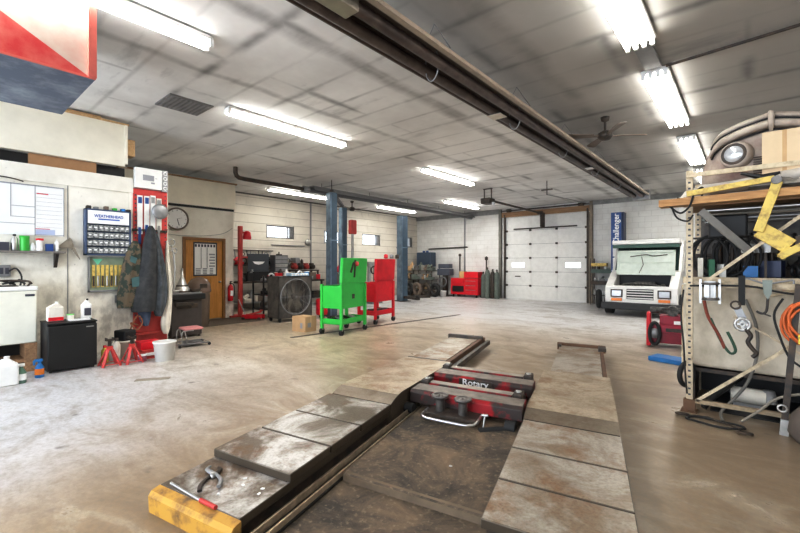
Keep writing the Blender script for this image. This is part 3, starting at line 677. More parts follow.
# weatherhead fitting cabinet
fc = thing('parts_cabinet', 'blue small-parts cabinet with a white Weatherhead header and clear drawers', 'cabinet', (-8.29, 1.76, 1.66))
MB().box(0, .14, 0, .02, 0, .76).box(0, .14, .62, .64, 0, .76).box(0, .14, 0, .64, 0, .02).box(0, .14, 0, .64, .74, .76).box(0, .01, 0, .64, 0, .76).build('case', mat('slate_navy', (.07, .11, .20), .4, dirt=.3), fc)
MB().box(.13, .145, .03, .61, .52, .735).build('header_panel', PAPER, fc)
text('WEATHERHEAD', .068, INKB, fc, (.147, .32, .645), FX, 'lettering', .001, .82)
MB().box(.146, .148, .17, .47, .585, .605).build('sub_line', INKB, fc)
CL = mat('smoky_clear_drawer', (.42, .43, .42), .25, dcol=(.12, .13, .14), scale=30, lo=.45, hi=.6)
for r in range(4):
    for c_ in range(8):
        y0 = .025+c_*.0745; z0 = .025+r*.122
        dr = MB().box(.02, .13, y0+.003, y0+.071, z0+.012, z0+.105).build('drawer', CL, fc)
        MB().box(.13, .142, y0+.02, y0+.054, z0+.055, z0+.075).build('pull', PAPER, dr)
for i, (y, m_, s) in enumerate(((.02, DARK, .05), (.12, GREY, .04), (.26, BROWN, .06), (.38, LGREEN, .04), (.5, BLUE, .04), (.58, DARK, .035))):
    tag(MB().box(0, .08, 0, .06, 0, s).build('small_box', m_, loc=(-8.24, 1.76+y, 2.42), bevel=.006), ['black', 'grey', 'brown', 'green', 'blue', 'charcoal'][i]+' little box on top of the blue parts cabinet', 'box')
dp = thing('display_rack', 'yellow and black hanging display rack of fittings under the blue cabinet', 'rack', (-8.29, 1.82, 1.05))
MB().box(0, .02, 0, .56, 0, .58).build('back_panel', mat('faded_green_panel', (.30, .36, .26), .6, dirt=.3), dp)
MB().box(0, .05, 0, .56, 0, .03).box(0, .05, 0, .02, 0, .58).box(0, .05, .54, .56, 0, .58).build('frame', GREY, dp)
for i in range(8):
    y = .05+i*.063
    f = MB().box(.022, .034, y, y+.042, .08, .45).build('packet', YEL, dp)
    MB().cyl((.04, y+.02, .1), (.04, y+.02, .27), .014, 8).build('fitting', STEEL if i % 2 else DARK, f)
MB().add([(.025, .06, .55), (.025, .2, .55), (.025, .13, .45)], [(0, 1, 2)]).build('green_badge', mat('mint', (.2, .6, .4), .5, dirt=0), dp)
tag(MB().box(-8.299, -8.285, 2.2, 2.36, .85, .98).build('outlet_cover', GREY), 'grey outlet cover on the wall right of the display rack', 'outlet')

# red board with wiper display
rb = thing('pegboard', 'tall red pegboard panel on the office corner', 'pegboard', (-8.297, 2.47, .12))
MB().box(0, .03, 0, .55, 0, 2.74).build('panel', REDO, rb)
k = MB()
for i in range(34): k.box(.03, .034, .02, .045, .1+i*.076, .125+i*.076)
for i in range(16): k.box(.03, .034, .51, .53, 1.5+i*.076, 1.52+i*.076)
k.build('slots', INK, rb)
MB().box(.03, .10, .02, .55, .14, .17).build('ledge', REDO, rb)
wb2 = thing('display_header', 'white header box with grey print on top of the red pegboard', 'header', (-8.30, 2.47, 2.87))
MB().box(0, .10, .01, .44, 0, .36).build('body', WHITE, wb2, bevel=.006)
MB().box(.10, .104, .13, .31, .14, .24).box(.10, .104, .26, .32, .09, .12).box(.10, .104, .33, .36, .19, .2).build('print', INKG, wb2)
MB().box(0, .08, .45, .55, -.02, .37).build('strip', GREY, wb2)
k = MB()
for i in range(4): k.torus((.085, .5, .04+i*.09), (1, 0, 0), .028, .008, 12, 5)
k.build('rings', PAPER, wb2)
for i, (y, z0, z1, m1, m2) in enumerate(((.06, 1.75, 2.62, WHITE, NAVY), (.17, 1.80, 2.62, WHITE, NAVY), (.27, 1.68, 2.64, WHITE, GREY), (.37, 1.80, 2.6, RAG, GREY))):
    t = thing('wiper_blade', ['white and blue wiper blade package nearest the cabinet', 'second white and blue wiper blade package on the red board', 'long plain white wiper blade package third on the red board', 'cream and grey wiper blade package at the right of the red board'][i], 'wiper package', (-8.27, 2.47+y, z0+.12))
    L_ = z1-z0
    MB().box(.005, .03, -.005, .078, .18, L_).build('card', m1, t); MB().box(.03, .034, .008, .065, L_-.14, L_-.03).box(.03, .034, .008, .057, .2, .27).build('print', m2, t)
    MB().box(.005, .035, .012, .052, 0, .30).build('blade_sleeve', m2 if i in (0, 1, 3) else m1, t)
    MB().torus((.03, .033, L_-.06), (1, 0, 0), .02, .004, 14, 5).build('hook_ring', STEEL, t)
# hung clothes
def garment(name, lab, m, outline, thick, x=-8.18, ph=0):
    """outline: list of (z, y_left, y_right) rows from top to bottom"""
    n = 14; vs = []; fs = []
    for j, (z, yl, yr) in enumerate(outline):
        for k_ in range(n):
            a = 2*PI*k_/n; u = (1-math.cos(a))/2; y = yl+(yr-yl)*u
            fold = .35*math.sin(5*u*PI+ph+j*.25)
            xx = x+thick*(abs(math.sin(a))**.7)*(1 if a < PI else -.3)*(1+fold)*(.45+.55*min(1, j/2))
            vs.append((xx, y, z))
    for j in range(len(outline)-1):
        for k_ in range(n): fs.append((j*n+k_, j*n+(k_+1) % n, (j+1)*n+(k_+1) % n, (j+1)*n+k_))
    mb = MB().add(vs, fs, True); mb.add(vs[:n], [tuple(range(n))]); mb.add(vs[-n:], [tuple(range(n))])
    o = mb.build(name, m); md = o.modifiers.new('s', 'SUBSURF'); md.levels = 1; md.render_levels = 2
    tag(o, lab, 'clothing'); return o
g1 = garment('jacket', 'camouflage jacket hanging leftmost on the red board', CAMO, [(1.92, 2.44, 2.50), (1.84, 2.36, 2.56), (1.7, 2.32, 2.58), (1.5, 2.27, 2.58), (1.2, 2.22, 2.56), (.98, 2.19, 2.50), (.80, 2.19, 2.46), (.76, 2.2, 2.44)], .10, ph=1)
q = MB().add([(-8.055, 2.38, 1.28), (-8.055, 2.50, 1.30), (-8.06, 2.50, 1.13), (-8.06, 2.39, 1.12)], [(0, 1, 2, 3)]).add([(-8.06, 2.37, 1.66), (-8.06, 2.47, 1.62), (-8.06, 2.44, 1.52), (-8.06, 2.36, 1.56)], [(0, 1, 2, 3)]).build('patch', CAMO2, g1)
garment('jacket', 'dark charcoal work jacket hanging in the middle of the red board', DKCL, [(2.18, 2.66, 2.72), (2.08, 2.62, 2.78), (1.9, 2.58, 2.80), (1.6, 2.52, 2.82), (1.3, 2.48, 2.82), (1.0, 2.42, 2.82), (.72, 2.38, 2.80), (.68, 2.40, 2.78)], .15, -8.15, 2)
garment('coverall', 'grey coverall hanging right of the dark jacket', GRCL, [(2.2, 2.68, 2.73), (2.05, 2.70, 2.82), (1.8, 2.72, 2.88), (1.5, 2.74, 2.94), (1.2, 2.76, 2.98), (.95, 2.74, 3.0), (.76, 2.74, 2.96), (.62, 2.76, 2.9), (.58, 2.78, 2.88)], .13, -8.16, .5)
garment('jeans', 'blue denim trousers showing below the dark jacket', DENIM, [(.9, 2.5, 2.78), (.7, 2.5, 2.74), (.55, 2.53, 2.72), (.44, 2.58, 2.69), (.42, 2.6, 2.68)], .07, -8.19, 3)
garment('rag', 'long cream cloth hanging at the right edge of the red board', RAG, [(1.95, 2.97, 3.0), (1.6, 2.94, 3.02), (1.2, 2.96, 3.08), (.8, 2.95, 3.07), (.5, 2.86, 3.06), (.32, 2.88, 3.04), (.24, 2.92, 3.0)], .07, -8.17, 1)
k = MB().box(-8.27, -8.24, 2.45, 3.0, 2.1, 2.14)
for y in (2.47, 2.69, 2.75, 2.98): k.tube([(-8.25, y, 2.12), (-8.17, y, 2.10), (-8.15, y, 2.16)], .008, 6)
tag(k.build('coat_rack', DARK), 'dark strip with hooks holding the jackets', 'coat rack')
# things behind right of board
tag(MB().torus((0, 0, 0), (1, .3, 0), .06, .012).torus((.02, -.04, -.11), (1, .3, 0), .05, .012).torus((.0, .05, -.15), (1, .3, 0), .045, .012).tube([(0, .03, -.2), (.02, .05, -.5), (.03, .02, -.9)], .018).build('tool_bundle', STEEL, loc=(-8.2, 3.08, 1.92)), 'steel rings and chain hanging at the right side of the red board', 'chain')
rf_ = thing('reflector_lamp', 'round grey reflector lamp at the right edge of the red pegboard, left of the clock', 'lamp', (-8.13, 2.86, 2.47))
MB().lathe([(.0, .02), (.09, .018), (.135, .0), (.14, -.012), (.12, -.03), (.05, -.07), (0, -.08)], M=Matrix.Rotation(PI/2, 4, 'Y'), n=24).build('shade', GREY, rf_); MB().tube([(-.06, 0, 0), (-.12, .02, .0), (-.14, .03, -.1)], .012).build('arm', DARK, rf_)
ck = thing('round_clock', 'large round wall clock with dark rim on the office wall', 'clock', (-11.24, 4.33, 2.69))
RM = Matrix.Rotation(PI/2, 4, 'Y')
MB().lathe([(.0, 0), (.25, 0), (.28, .02), (.29, .05), (.26, .06), (.25, .04)], M=RM, n=36).build('rim', BROWN, ck)
MB().lathe([(.25, .04), (0, .041)], M=RM, n=36).build('face', PAPER, ck)
k = MB()
for i in range(12):
    a = i*PI/6; k.bar((.045, .20*math.sin(a), .20*math.cos(a)), (.045, .235*math.sin(a), .235*math.cos(a)), .012, .004)
k.build('hour_marks', INK, ck)
MB().bar((.05, 0, 0), (.05, .05, -.17), .014, .005).bar((.05, 0, 0), (.05, .12, .03), .016, .005).build('hands', INK, ck)
tag(MB().tube([(-11.28, 4.02, 2.3), (-11.27, 4.7, 2.27), (-11.27, 5.5, 2.36), (-11.27, 5.85, 2.55)], .006, 5).build('wire', GREY), 'thin wire drooping across the office wall over the door', 'wire')
fe = thing('fire_extinguisher', 'red fire extinguisher hanging on the office wall right of the wooden door', 'fire extinguisher', (-11.2, 5.76, .48))
MB().lathe([(.06, 0), (.075, .02), (.075, .36), (.06, .42), (.025, .46), (.02, .48)]).build('cylinder', RED, fe)
MB().box(-.02, .08, -.02, .02, .48, .51).box(-.02, .10, -.012, .012, .54, .56).cyl((0, 0, .46), (0, 0, .54), .018).build('valve_handle', DARK, fe)
MB().tube([(0, .03, .5), (.0, .10, .45), (.02, .11, .3), (.02, .09, .12)], .012).build('hose', RUB, fe)
MB().box(.062, .079, -.04, .04, .15, .3).build('instruction_tag', PAPER, fe)

# utility freezer / sink at far left
fz = thing('washer_tub', 'cream steel washer tub at the left edge on a timber stand', 'washer', (-7.72, .62, 0))
MB().box(-.5, .0, -1.0, .49, .40, 1.14).build('tub', mat('pale_cream_enamel', (.72, .71, .62), .4, dirt=.1), fz, bevel=.02)
MB().box(-.5, .015, -1.0, .5, 1.14, 1.20).build('rim', WHITE, fz, bevel=.015)
MB().box(.001, .008, .36, .46, 1.06, 1.09).build('badge', INK, fz)
MB().box(-.42, -.05, -.9, .3, 1.2, 1.21).build('basin_surface', DARK, fz)
MB().tube([(-.1, .4, 1.2), (-.1, .42, 1.26), (-.16, .3, 1.28), (-.2, .0, 1.28)], .014).build('faucet_pipe', DARK, fz)
MB().box(-.5, 0, .36, .49, 0, .40).build('timber_leg', WOODB, fz)
MB().box(-.5, 0, -1.0, -.9, 0, .40).build('timber_leg', WOODB, fz)
MB().box(-.48, -.02, -.9, .36, .14, .18).build('lower_shelf', WOODB, fz)
MB().box(-.5, -.46, -.9, .36, 0, .40).build('back_board', BLACK, fz)
sw = thing('socket_box', 'grey socket box with drooping cable above the cream washer tub', 'socket', (-8.29, .82, 1.33))
MB().box(0, .06, -.07, .07, 0, .17).build('box', GREY, sw, bevel=.008); MB().box(.06, .065, -.05, -.01, .04, .13).box(.06, .065, .01, .05, .04, .13).build('sockets', INK, sw)
MB().tube([(.06, .05, .08), (.1, .12, .12), (.11, .18, .0), (.16, .16, -.15), (.2, .2, -.12)], .011).build('cable', RUB, sw)
tag(MB().tube([(-8.05, .78, 1.23), (-8.05, .92, 1.26), (-8.0, 1.05, 1.26), (-7.95, 1.08, 1.23)], .012).tube([(-8.0, .85, 1.23), (-7.95, .95, 1.29), (-7.9, 1.0, 1.23)], .014).torus((-7.98, .84, 1.25), (0, .4, 1), .07, .012).build('hose', RUB), 'black coiled hose lying on the cream washer tub', 'hose')
fr = thing('mini_fridge', 'black mini fridge standing against the left wall', 'fridge', (-7.32, 1.16, 0))
MB().box(-.52, -.05, 0, .56, .02, .67).build('body', BLACK, fr, bevel=.008)
MB().box(-.045, 0, 0, .56, .03, .65).build('door', mat('matte_black_door', (.009, .009, .009), .5, dirt=.25, scale=20), fr, bevel=.012)
MB().box(-.52, .0, -.005, .565, .67, .69).build('top', BLACK, fr, bevel=.006)
MB().box(0, .003, .43, .52, .60, .615).build('badge', STEEL, fr)
for q_ in ((-.48, .04), (-.48, .52), (-.06, .04), (-.06, .52)): MB().cyl((q_[0], q_[1], 0), (q_[0], q_[1], .025), .02).build('foot', RUB, fr)
def jerry(name, lab, loc, w, d_, h_, m, capm, extra=None):
    t = thing(name, lab, 'jug', loc)
    MB().box(-d_/2, d_/2, -w/2, w/2, 0, h_*.74).build('body', m, t, bevel=.018)
    MB().prism([(-w/2+.01, h_*.72), (w/2-.01, h_*.72), (w*.22, h_*.9), (-w*.05, h_*.92)], 'x', -d_*.3, d_*.3).build('shoulder', m, t, bevel=.01)
    MB().cyl((0, w*.1, h_*.88), (0, w*.1, h_), w*.11).build('cap', capm, t); return t
jj = jerry('jug', 'white jug with a red label base on the black fridge', (-7.62, 1.29, .69), .19, .12, .28, RAG, WHITE)
MB().box(.055, .064, -.085, .085, .01, .06).build('label_band', RED, jj)
jj = jerry('jug', 'white bottle with a dark label at the right of the fridge top', (-7.65, 1.66, .69), .13, .08, .30, WHITE, BLACK)
MB().box(.036, .045, -.03, .05, .05, .16).build('label_band', INK, jj)
can('cup', 'small green-lidded tub on the middle of the fridge', 1.46, .045, .09, RAG, mat('light_green_lid', (.25, .6, .2), .4, dirt=0), -7.6, .69, 'tub')
tag(MB().box(-.08, .08, -.12, .12, 0, .015).build('paper_pad', PAPER, loc=(-7.52, 1.55, .69)), 'white paper pad lying on the black fridge', 'pad')
jerry('jug', 'big white jug on the floor at the left edge of the photo', (-7.05, .70, 0), .26, .16, .36, WHITE, WHITE)
def sprayb(lab, loc, body, hd, lb):
    t = thing('spray_bottle', lab, 'spray bottle', loc)
    MB().lathe([(.045, 0), (.05, .01), (.05, .13), (.018, .19), (.018, .21)]).build('body', body, t)
    MB().box(-.02, .02, -.05, .03, .21, .245).box(-.012, .012, -.065, -.045, .17, .23).build('trigger', hd, t)
    MB().lathe([(.051, .04), (.051, .12)]).build('label_band', lb, t); return t
sprayb('clear green spray bottle on the floor under the washer tub', (-7.05, .86, 0), mat('clear_green', (.12, .22, .16), .3, dirt=0), WHITE, PAPER)
sprayb('blue spray bottle with an orange label on the floor by the fridge', (-7.22, 1.06, 0), BLUE, BLUE, AMBER)
# jack stands
def jackstand():
    t = thing('jack_stand', '', 'jack stand')
    P4 = [(-.10, -.10), (.10, -.10), (.10, .10), (-.10, .10)]
    for x, y in P4:
        MB().bar((x, y, 0), (x*.25, y*.25, .22), .035, .012).build('leg', REDO, t)
    MB().bar((-.1, -.1, .03), (.1, -.1, .03), .02, .008).bar((.1, -.1, .03), (.1, .1, .03), .02, .008).bar((.1, .1, .03), (-.1, .1, .03), .02, .008).bar((-.1, .1, .03), (-.1, -.1, .03), .02, .008).build('brace', REDO, t)
    MB().box(-.03, .03, -.03, .03, .2, .26).build('collar', REDO, t)
    MB().box(-.014, .014, -.018, .018, .24, .33).box(-.03, .03, -.045, .045, .33, .35).box(-.03, .03, -.045, -.03, .35, .37).box(-.03, .03, .03, .045, .35, .37).build('saddle_post', DARK, t)
    return t
js = jackstand(); js.location = (-7.26, 1.86, 0); js.scale = (1.12,)*3; js['label'] = 'red jack stand nearest the black fridge'; js['group'] = 'red jack stands'
copy_tree(js, (-7.22, 2.14, 0), .1, 'red jack stand right of the other, in front of the white bucket', 'red jack stands')
def bucket(lab, loc, r, h_, m):
    t = thing('bucket', lab, 'bucket', loc)
    MB().lathe([(0, .005), (r*.8, 0), (r, h_), (r*1.05, h_), (r*1.05, h_-.02), (r*1.0, h_-.025), (r*.97, h_), (r*.78, .02), (0, .02)], n=24).build('body', m, t)
    MB().tube([(0, -r*1.03, h_-.03), (.06, -r*.7, h_-.13), (.09, 0, h_-.17), (.06, r*.7, h_-.13), (0, r*1.03, h_-.03)], .004, 5).build('handle', STEEL, t); return t
bucket('white plastic bucket rightmost by the foot of the red board', (-7.02, 2.53, 0), .16, .30, WHITE)
bucket('dirty white bucket with clutter behind the red jack stands', (-7.62, 2.16, 0), .14, .30, RAG)
tag(MB().box(-.12, .12, -.10, .10, 0, .16).build('black_case', BLACK, loc=(-7.62, 2.16, .30), rz=.4, bevel=.02), 'black case sitting in the dirty white bucket', 'case')
rc = thing('red_carton', 'red carton with white print between the two buckets', 'carton', (-7.45, 2.47, 0))
MB().box(-.15, .15, -.16, .14, 0, .14).build('body', REDO, rc); MB().box(.15, .153, -.12, .08, .05, .10).build('print', PAPER, rc)
tag(MB().box(-.12, .12, -.15, .15, 0, .12).build('red_case', RED, loc=(-7.5, 2.46, .14), bevel=.01), 'red case stacked on the red carton', 'case')
can('tape_tub', 'purple and red tub on the floor in front of the red carton', 2.28, .06, .10, mat('plum', (.35, .1, .15), .5), PAPER, -7.22, 0, 'tub')
for i, (x, y, m_, lab) in enumerate(((-7.5, 1.86, mat('yellow_plastic', (.7, .6, .1), .5), 'yellow bottle behind the left jack stand'), (-7.6, 1.95, WHITE, 'white bottle behind the jack stands'), (-7.45, 2.0, RAG, 'cream bottle between the jack stands'))):
    bottle('bottle', lab, y, .05, .27+.05*i, m_, [RED, BLUE, DARK][i], x, 0)
tag(MB().tube([(-8.15, 2.38, .35), (-8.05, 2.42, .55), (-8.1, 2.5, .62), (-8.1, 2.56, .5), (-8.05, 2.46, .38), (-8.1, 2.38, .5), (-8.12, 2.5, .45)], .012).build('hose', mat('rust_hose', (.4, .16, .08), .6)), 'coiled rust-red hose at the foot of the red board', 'hose')

# grill, trash can, stool
gr = thing('parts_washer', 'black parts washer with a cluttered lid between the red board and the door', 'parts washer', (-9.1, 3.62, 0), 0)
MB().box(-.35, .25, -.30, .30, .04, .78).build('cabinet', mat('grimy_brown_cabinet', (.07, .055, .05), .5, dirt=.4), gr, bevel=.01)
MB().box(-.4, .30, -.36, .36, .78, .90).build('tray', BLACK, gr, bevel=.015)
MB().box(.0, .26, -.2, .22, .6, .7).box(.27, .34, -.25, .1, .66, .74).build('control_box', DARK, gr, bevel=.01)
MB().box(-.28, .25, -.28, .3, .90, .93).build('lid', GREY, gr)
for q_ in ((-.3, -.26), (.2, -.26), (.2, .26), (-.3, .26)): MB().box(q_[0]-.02, q_[0]+.02, q_[1]-.02, q_[1]+.02, 0, .05).build('leg', DARK, gr)
fn = thing('funnel', 'tall upturned metal funnel on the black parts washer', 'funnel', (-9.1, 3.62, .93))
MB().lathe([(.17, 0), (.16, .03), (.09, .17), (.03, .32), (.018, .5), (.012, .5)]).build('cone', STEEL, fn); MB().lathe([(.175, .0), (.178, .02), (.17, .03)]).lathe([(.115, .12), (.12, .14), (.1, .15)]).build('rings', DARK, fn)
for i, (dx, dy, m_, l_) in enumerate(((.1, -.2, STEEL, 'steel pan on the parts washer left of the funnel'), (.12, .22, DARK, 'dark pan on the parts washer right of the funnel'))):
    tag(MB().lathe([(.08, 0), (.12, .06), (.125, .06), (.085, .0)]).build('pan', m_, loc=(-9.1+dx, 3.62+dy, .93)), l_, 'pan')
tc_ = thing('trash_can', 'brown round trash can with a domed lid in front of the wooden door', 'trash can', (-10.2, 4.45, 0))
MB().lathe([(.19, 0), (.22, .03), (.245, .82), (.25, .84)], n=28).build('body', BROWN, tc_)
MB().lathe([(.265, .84), (.27, .90), (.26, .92), (.26, .95), (.24, 1.06), (.18, 1.15), (.08, 1.20), (0, 1.21)], n=28).build('domed_lid', mat('glossy_brown', (.22, .15, .11), .25, dirt=.15), tc_)
MB().box(.17, .262, -.08, .08, .95, 1.05).build('flap', DARK, tc_)
st = thing('creeper_stool', 'low rolling stool with a faded pink seat', 'stool', (-7.95, 3.32, 0), -.1)
MB().box(-.17, .17, -.17, .17, .30, .345).build('seat', PINK, st, bevel=.02)
for x in (-.15, .15):
    MB().tube([(x, -.2, .05), (x, -.2, .22), (x, -.17, .29), (x, .0, .295)], .011).tube([(x, -.15, .29), (x, -.1, .05)], .010).build('leg', STEEL, st)
MB().tube([(-.18, -.24, .055), (.18, -.24, .055), (.2, .26, .055), (-.2, .26, .055)], .013, 8, True).box(-.17, .17, -.15, .2, .05, .06).build('base_frame', GREY, st)
for q_ in ((-.18, -.24), (.18, -.24), (.2, .26), (-.2, .26)): MB().cyl((q_[0]-.012, q_[1], .026), (q_[0]+.012, q_[1], .026), .026, 12).build('caster', RUB, st)

# ------------------------------------------------------------------ behind office corner: red post, black cart
rp = thing('spring_compressor', 'tall red steel post tool beside the office corner', 'shop tool', (-11.16, 6.03, 0))
MB().box(-.05, .05, -.05, .05, 0, 2.62).build('post', REDO, rp); MB().box(-.3, .3, -.06, .06, 0, .06).box(-.05, .05, -.3, .3, 0, .06).build('base', REDO, rp)
MB().lathe([(.11, 0), (.12, .05), (.10, .20), (.04, .24), (0, .24)], (.02, .2, 2.25)).build('bell', RED, rp)
MB().box(-.03, .03, 0, .2, 2.42, 2.47).box(-.03, .03, 0, .22, 1.7, 1.75).build('arm', REDO, rp)
bk = thing('service_cart', 'black two-shelf service cart left of the big fan', 'cart', (-10.85, 6.78, 0))
for z in (.2, .62, 1.0): MB().box(-.3, .3, -.38, .38, z, z+.03).build('shelf', BLACK, bk)
for x in (-.28, .28):
    for y in (-.36, .36):
        MB().box(x-.018, x+.018, y-.018, y+.018, .1, 1.18).build('leg', BLACK, bk); MB().cyl((x-.015, y, .05), (x+.015, y, .05), .05).build('caster', RUB, bk)
TONE = {'black_plastic': 'small black', 'grey_metal': 'grey metal', 'bright_red_paint': 'small red', 'dull_steel': 'steel', 'oily_steel': 'oily steel', 'dark_greasy_steel': 'dark greasy', 'white_paper': 'small white', 'brown_plastic': 'brown',
        'blue_grey_paint': 'blue-grey', 'brown_cardboard': 'tan', 'cream_rag': 'cream', 'grey_green_cylinder': 'grey-green', 'deep_navy': 'deep navy', 'teal': 'dark teal'}
def tone(m_): return TONE.get(m_.name, 'dark')
def smalljunk(n, region, labfn, group, mats_, seed, big=1.0):
    """countable little items standing in rows: each one its own object"""
    rnd = random.Random(seed); kinds = []
    kinds.append(MB().box(-.07, .07, -.07, .07, 0, .14)); kinds.append(MB().lathe([(.05, 0), (.055, .01), (.055, .15), (.02, .19), (.02, .22), (0, .22)], n=12))
    kinds.append(MB().torus((0, 0, .09), (1, .2, 0), .07, .022, 18, 6)); kinds.append(MB().box(-.10, .10, -.06, .06, 0, .07).cyl((0, -.05, .07), (0, .05, .13), .035, 10))
    kinds.append(MB().cyl((0, -.09, .05), (0, .09, .05), .05, 12).box(-.03, .03, -.03, .03, .09, .16))
    names = ['carton', 'bottle', 'pulley', 'motor', 'starter']
    x0, x1, y0, y1, zs = region; out = []
    for i in range(n):
        kidx = rnd.randrange(5); m_ = mats_[rnd.randrange(len(mats_))]; s = rnd.uniform(.7, 1.35)*big
        long_y = (y1-y0) > (x1-x0)
        row = i % len(zs); per = max(1, (n+len(zs)-1)//len(zs)); c_ = i//len(zs); t = (c_+.5)/per
        x = rnd.uniform(x0, x1) if long_y else x0+(x1-x0)*t; y = y0+(y1-y0)*t if long_y else rnd.uniform(y0, y1)
        mb = MB(); mb.v = list(kinds[kidx].v); mb.f = list(kinds[kidx].f); mb.sm = list(kinds[kidx].sm)
        o = mb.build(names[kidx], m_, loc=(x, y, zs[row])); o.rotation_euler.z = rnd.uniform(-.4, .4); o.scale = (s,)*3
        tag(o, labfn(names[kidx], tone(m_), row), names[kidx], group); out.append(o)
    return out
LV = ['lowest', 'middle', 'top']
smalljunk(15, (-10.95, -10.7, 6.48, 7.08, [.23, .65, 1.03]), lambda k, m, r: '%s %s on the %s shelf of the black service cart' % (m, k, LV[r]), 'items on the black service cart', [BLACK, GREY, RED, STEEL, DARK, PAPER], 3)
fj = thing('trolley_jack', 'small red floor jack on the floor beside the black service cart', 'floor jack', (-10.35, 6.0, 0), .6)
MB().box(-.3, .25, -.12, -.09, .04, .14).box(-.3, .25, .09, .12, .04, .14).box(-.25, .1, -.08, .08, .06, .12).build('frame', RED, fj)
MB().bar((-.2, 0, .12), (.2, 0, .22), .07, .05).lathe([(.05, 0), (.05, .03)], (.2, 0, .24)).build('lift_arm', REDO, fj)
MB().tube([(-.25, 0, .12), (-.45, 0, .55)], .014).build('handle', STEEL, fj)
for q_ in ((-.25, -.14), (-.25, .14), (.2, -.14), (.2, .14)): MB().cyl((q_[0], q_[1]-.02, .04), (q_[0], q_[1]+.02, .04), .04, 12).build('wheel', DARK, fj)

# workbench along the window wall
wk = thing('workbench', 'long steel workbench below the first window', 'workbench', (-12.75, 8.4, 0))
MB().box(-.45, .38, -1.7, 1.7, .90, .96).build('top', DARK, wk); MB().box(-.42, .34, -1.6, 1.6, .25, .28).build('shelf', GREY, wk)
for x in (-.4, .33):
    for y in (-1.64, 0, 1.6): MB().box(x-.03, x+.03, y-.03, y+.03, 0, .9).build('leg', DARK, wk)
tb = thing('tool_chest', 'dark tool box with a white logo on the workbench', 'tool box', (-12.6, 7.55, .96))
MB().box(-.25, .25, -.38, .35, 0, .32).build('body', BLACK, tb, bevel=.01)
MB().box(-.15, -.12, -.40, .38, .30, .92).build('lid', mat('charcoal_lid', (.06, .07, .08), .4), tb)
MB().prism([(-.24, .66), (.22, .66), (.14, .58), (-.02, .55), (-.16, .58)], 'x', -.115, -.11).build('logo', PAPER, tb)
tb2 = thing('parts_organizer', 'dark grey drawer organizer on the workbench under the window', 'organizer', (-12.85, 8.42, 1.25))
MB().box(-.16, .16, -.27, .27, 0, .60).build('case', mat('charcoal_case', (.09, .09, .10), .4), tb2, bevel=.01)
for i in range(4): MB().box(.16, .175, -.25, .25, .03+i*.14, .15+i*.14).build('drawer', GREY if i != 1 else STEEL, tb2)
MB().box(-.1, .1, -.06, .06, .6, .64).tube([(0, 0, .64), (0, 0, .72)], .02).build('handle', DARK, tb2)
tag(MB().box(-13.05, -12.6, 8.0, 8.85, .96, 1.25).build('cream_chest', mat('cream_metal', (.5, .45, .38), .5, dirt=.3)), 'cream metal chest under the drawer organizer on the workbench', 'chest')
tag(MB().lathe([(.0, .0), (.07, .02), (.075, .10), (.0, .14)]).build('round_tub', WHITE, loc=(-12.4, 8.05, .97)), 'small white round tub at the front of the workbench', 'tub')
hp_ = mat('engine_red', (.42, .05, .04), .5, dirt=.5, scale=12)
for i in range(4):
    t = MB().cyl((-.1, 0, .1), (.12, 0, .1), .09, 12).cyl((.12, 0, .1), (.16, 0, .1), .05, 10).box(-.08, .06, -.06, .06, .18, .24)
    tag(t.build('alternator', hp_ if i % 2 == 0 else DARK, loc=(-12.75, 9.0+i*.26, 1.33)), ['leftmost red', 'black', 'third, red', 'rightmost black'][i]+' motor unit in the row on the raised bench rack', 'motor')
tag(MB().box(-12.95, -12.5, 8.88, 9.95, 1.28, 1.32).box(-12.95, -12.9, 8.9, 8.95, .96, 1.28).box(-12.95, -12.9, 9.88, 9.93, .96, 1.28).box(-12.55, -12.5, 8.9, 8.95, .96, 1.28).box(-12.55, -12.5, 9.88, 9.93, .96, 1.28).build('bench_rack', DARK), 'dark raised rack on the right end of the workbench', 'rack')
smalljunk(44, (-12.6, -12.42, 6.85, 9.9, [.28, .97]), lambda k, m, r: '%s %s %s the long workbench' % (m, k, ['on the lower shelf of', 'on the top of'][r]), 'clutter on the long workbench', [GREY, DARK, PAPER, DSTEEL, BROWN, RED, BLACK, DARK, RAG], 11, 1.45)
# tools hung on the wall
k = thing('tool_rail', 'dark rail fixed to the window wall above the workbench', 'rail', (-13.37, 6.6, 2.0)); MB().box(0, .03, 0, 1.9, 0, .03).build('bar', DARK, k)
for i in range(12):
    mb = [MB().bar((0, 0, 0), (0, 0, -.28), .02, .02).box(-.015, .015, -.05, .05, -.33, -.27), MB().torus((0, 0, -.12), (1, 0, 0), .07, .012, 14, 5), MB().bar((0, 0, 0), (0, .05, -.35), .025, .015)][i % 3]
    tag(mb.build(['wrench', 'belt', 'pry_bar'][i % 3], [DARK, BLACK, GREY, STEEL][i % 4], loc=(-13.345, 6.7+i*.15, 2.0)), ['dark wrench', 'black ring belt', 'grey pry bar'][i % 3]+' hanging from the wall rail over the workbench', ['wrench', 'belt', 'pry bar'][i % 3], 'tools on the wall rail')
lt = thing('arm_lamp', 'long horizontal arm with a round lamp head under the first window', 'lamp', (-13.37, 8.45, 2.24))
MB().tube([(0, 0, 0), (.02, 1.45, .0)], .018).build('arm', GREY, lt); MB().lathe([(.13, -.03), (.14, 0), (.1, .05), (0, .06)], M=Matrix.Translation((.05, 1.6, .16)) @ Matrix.Rotation(PI/2, 4, 'Y')).build('head', STEEL, lt)

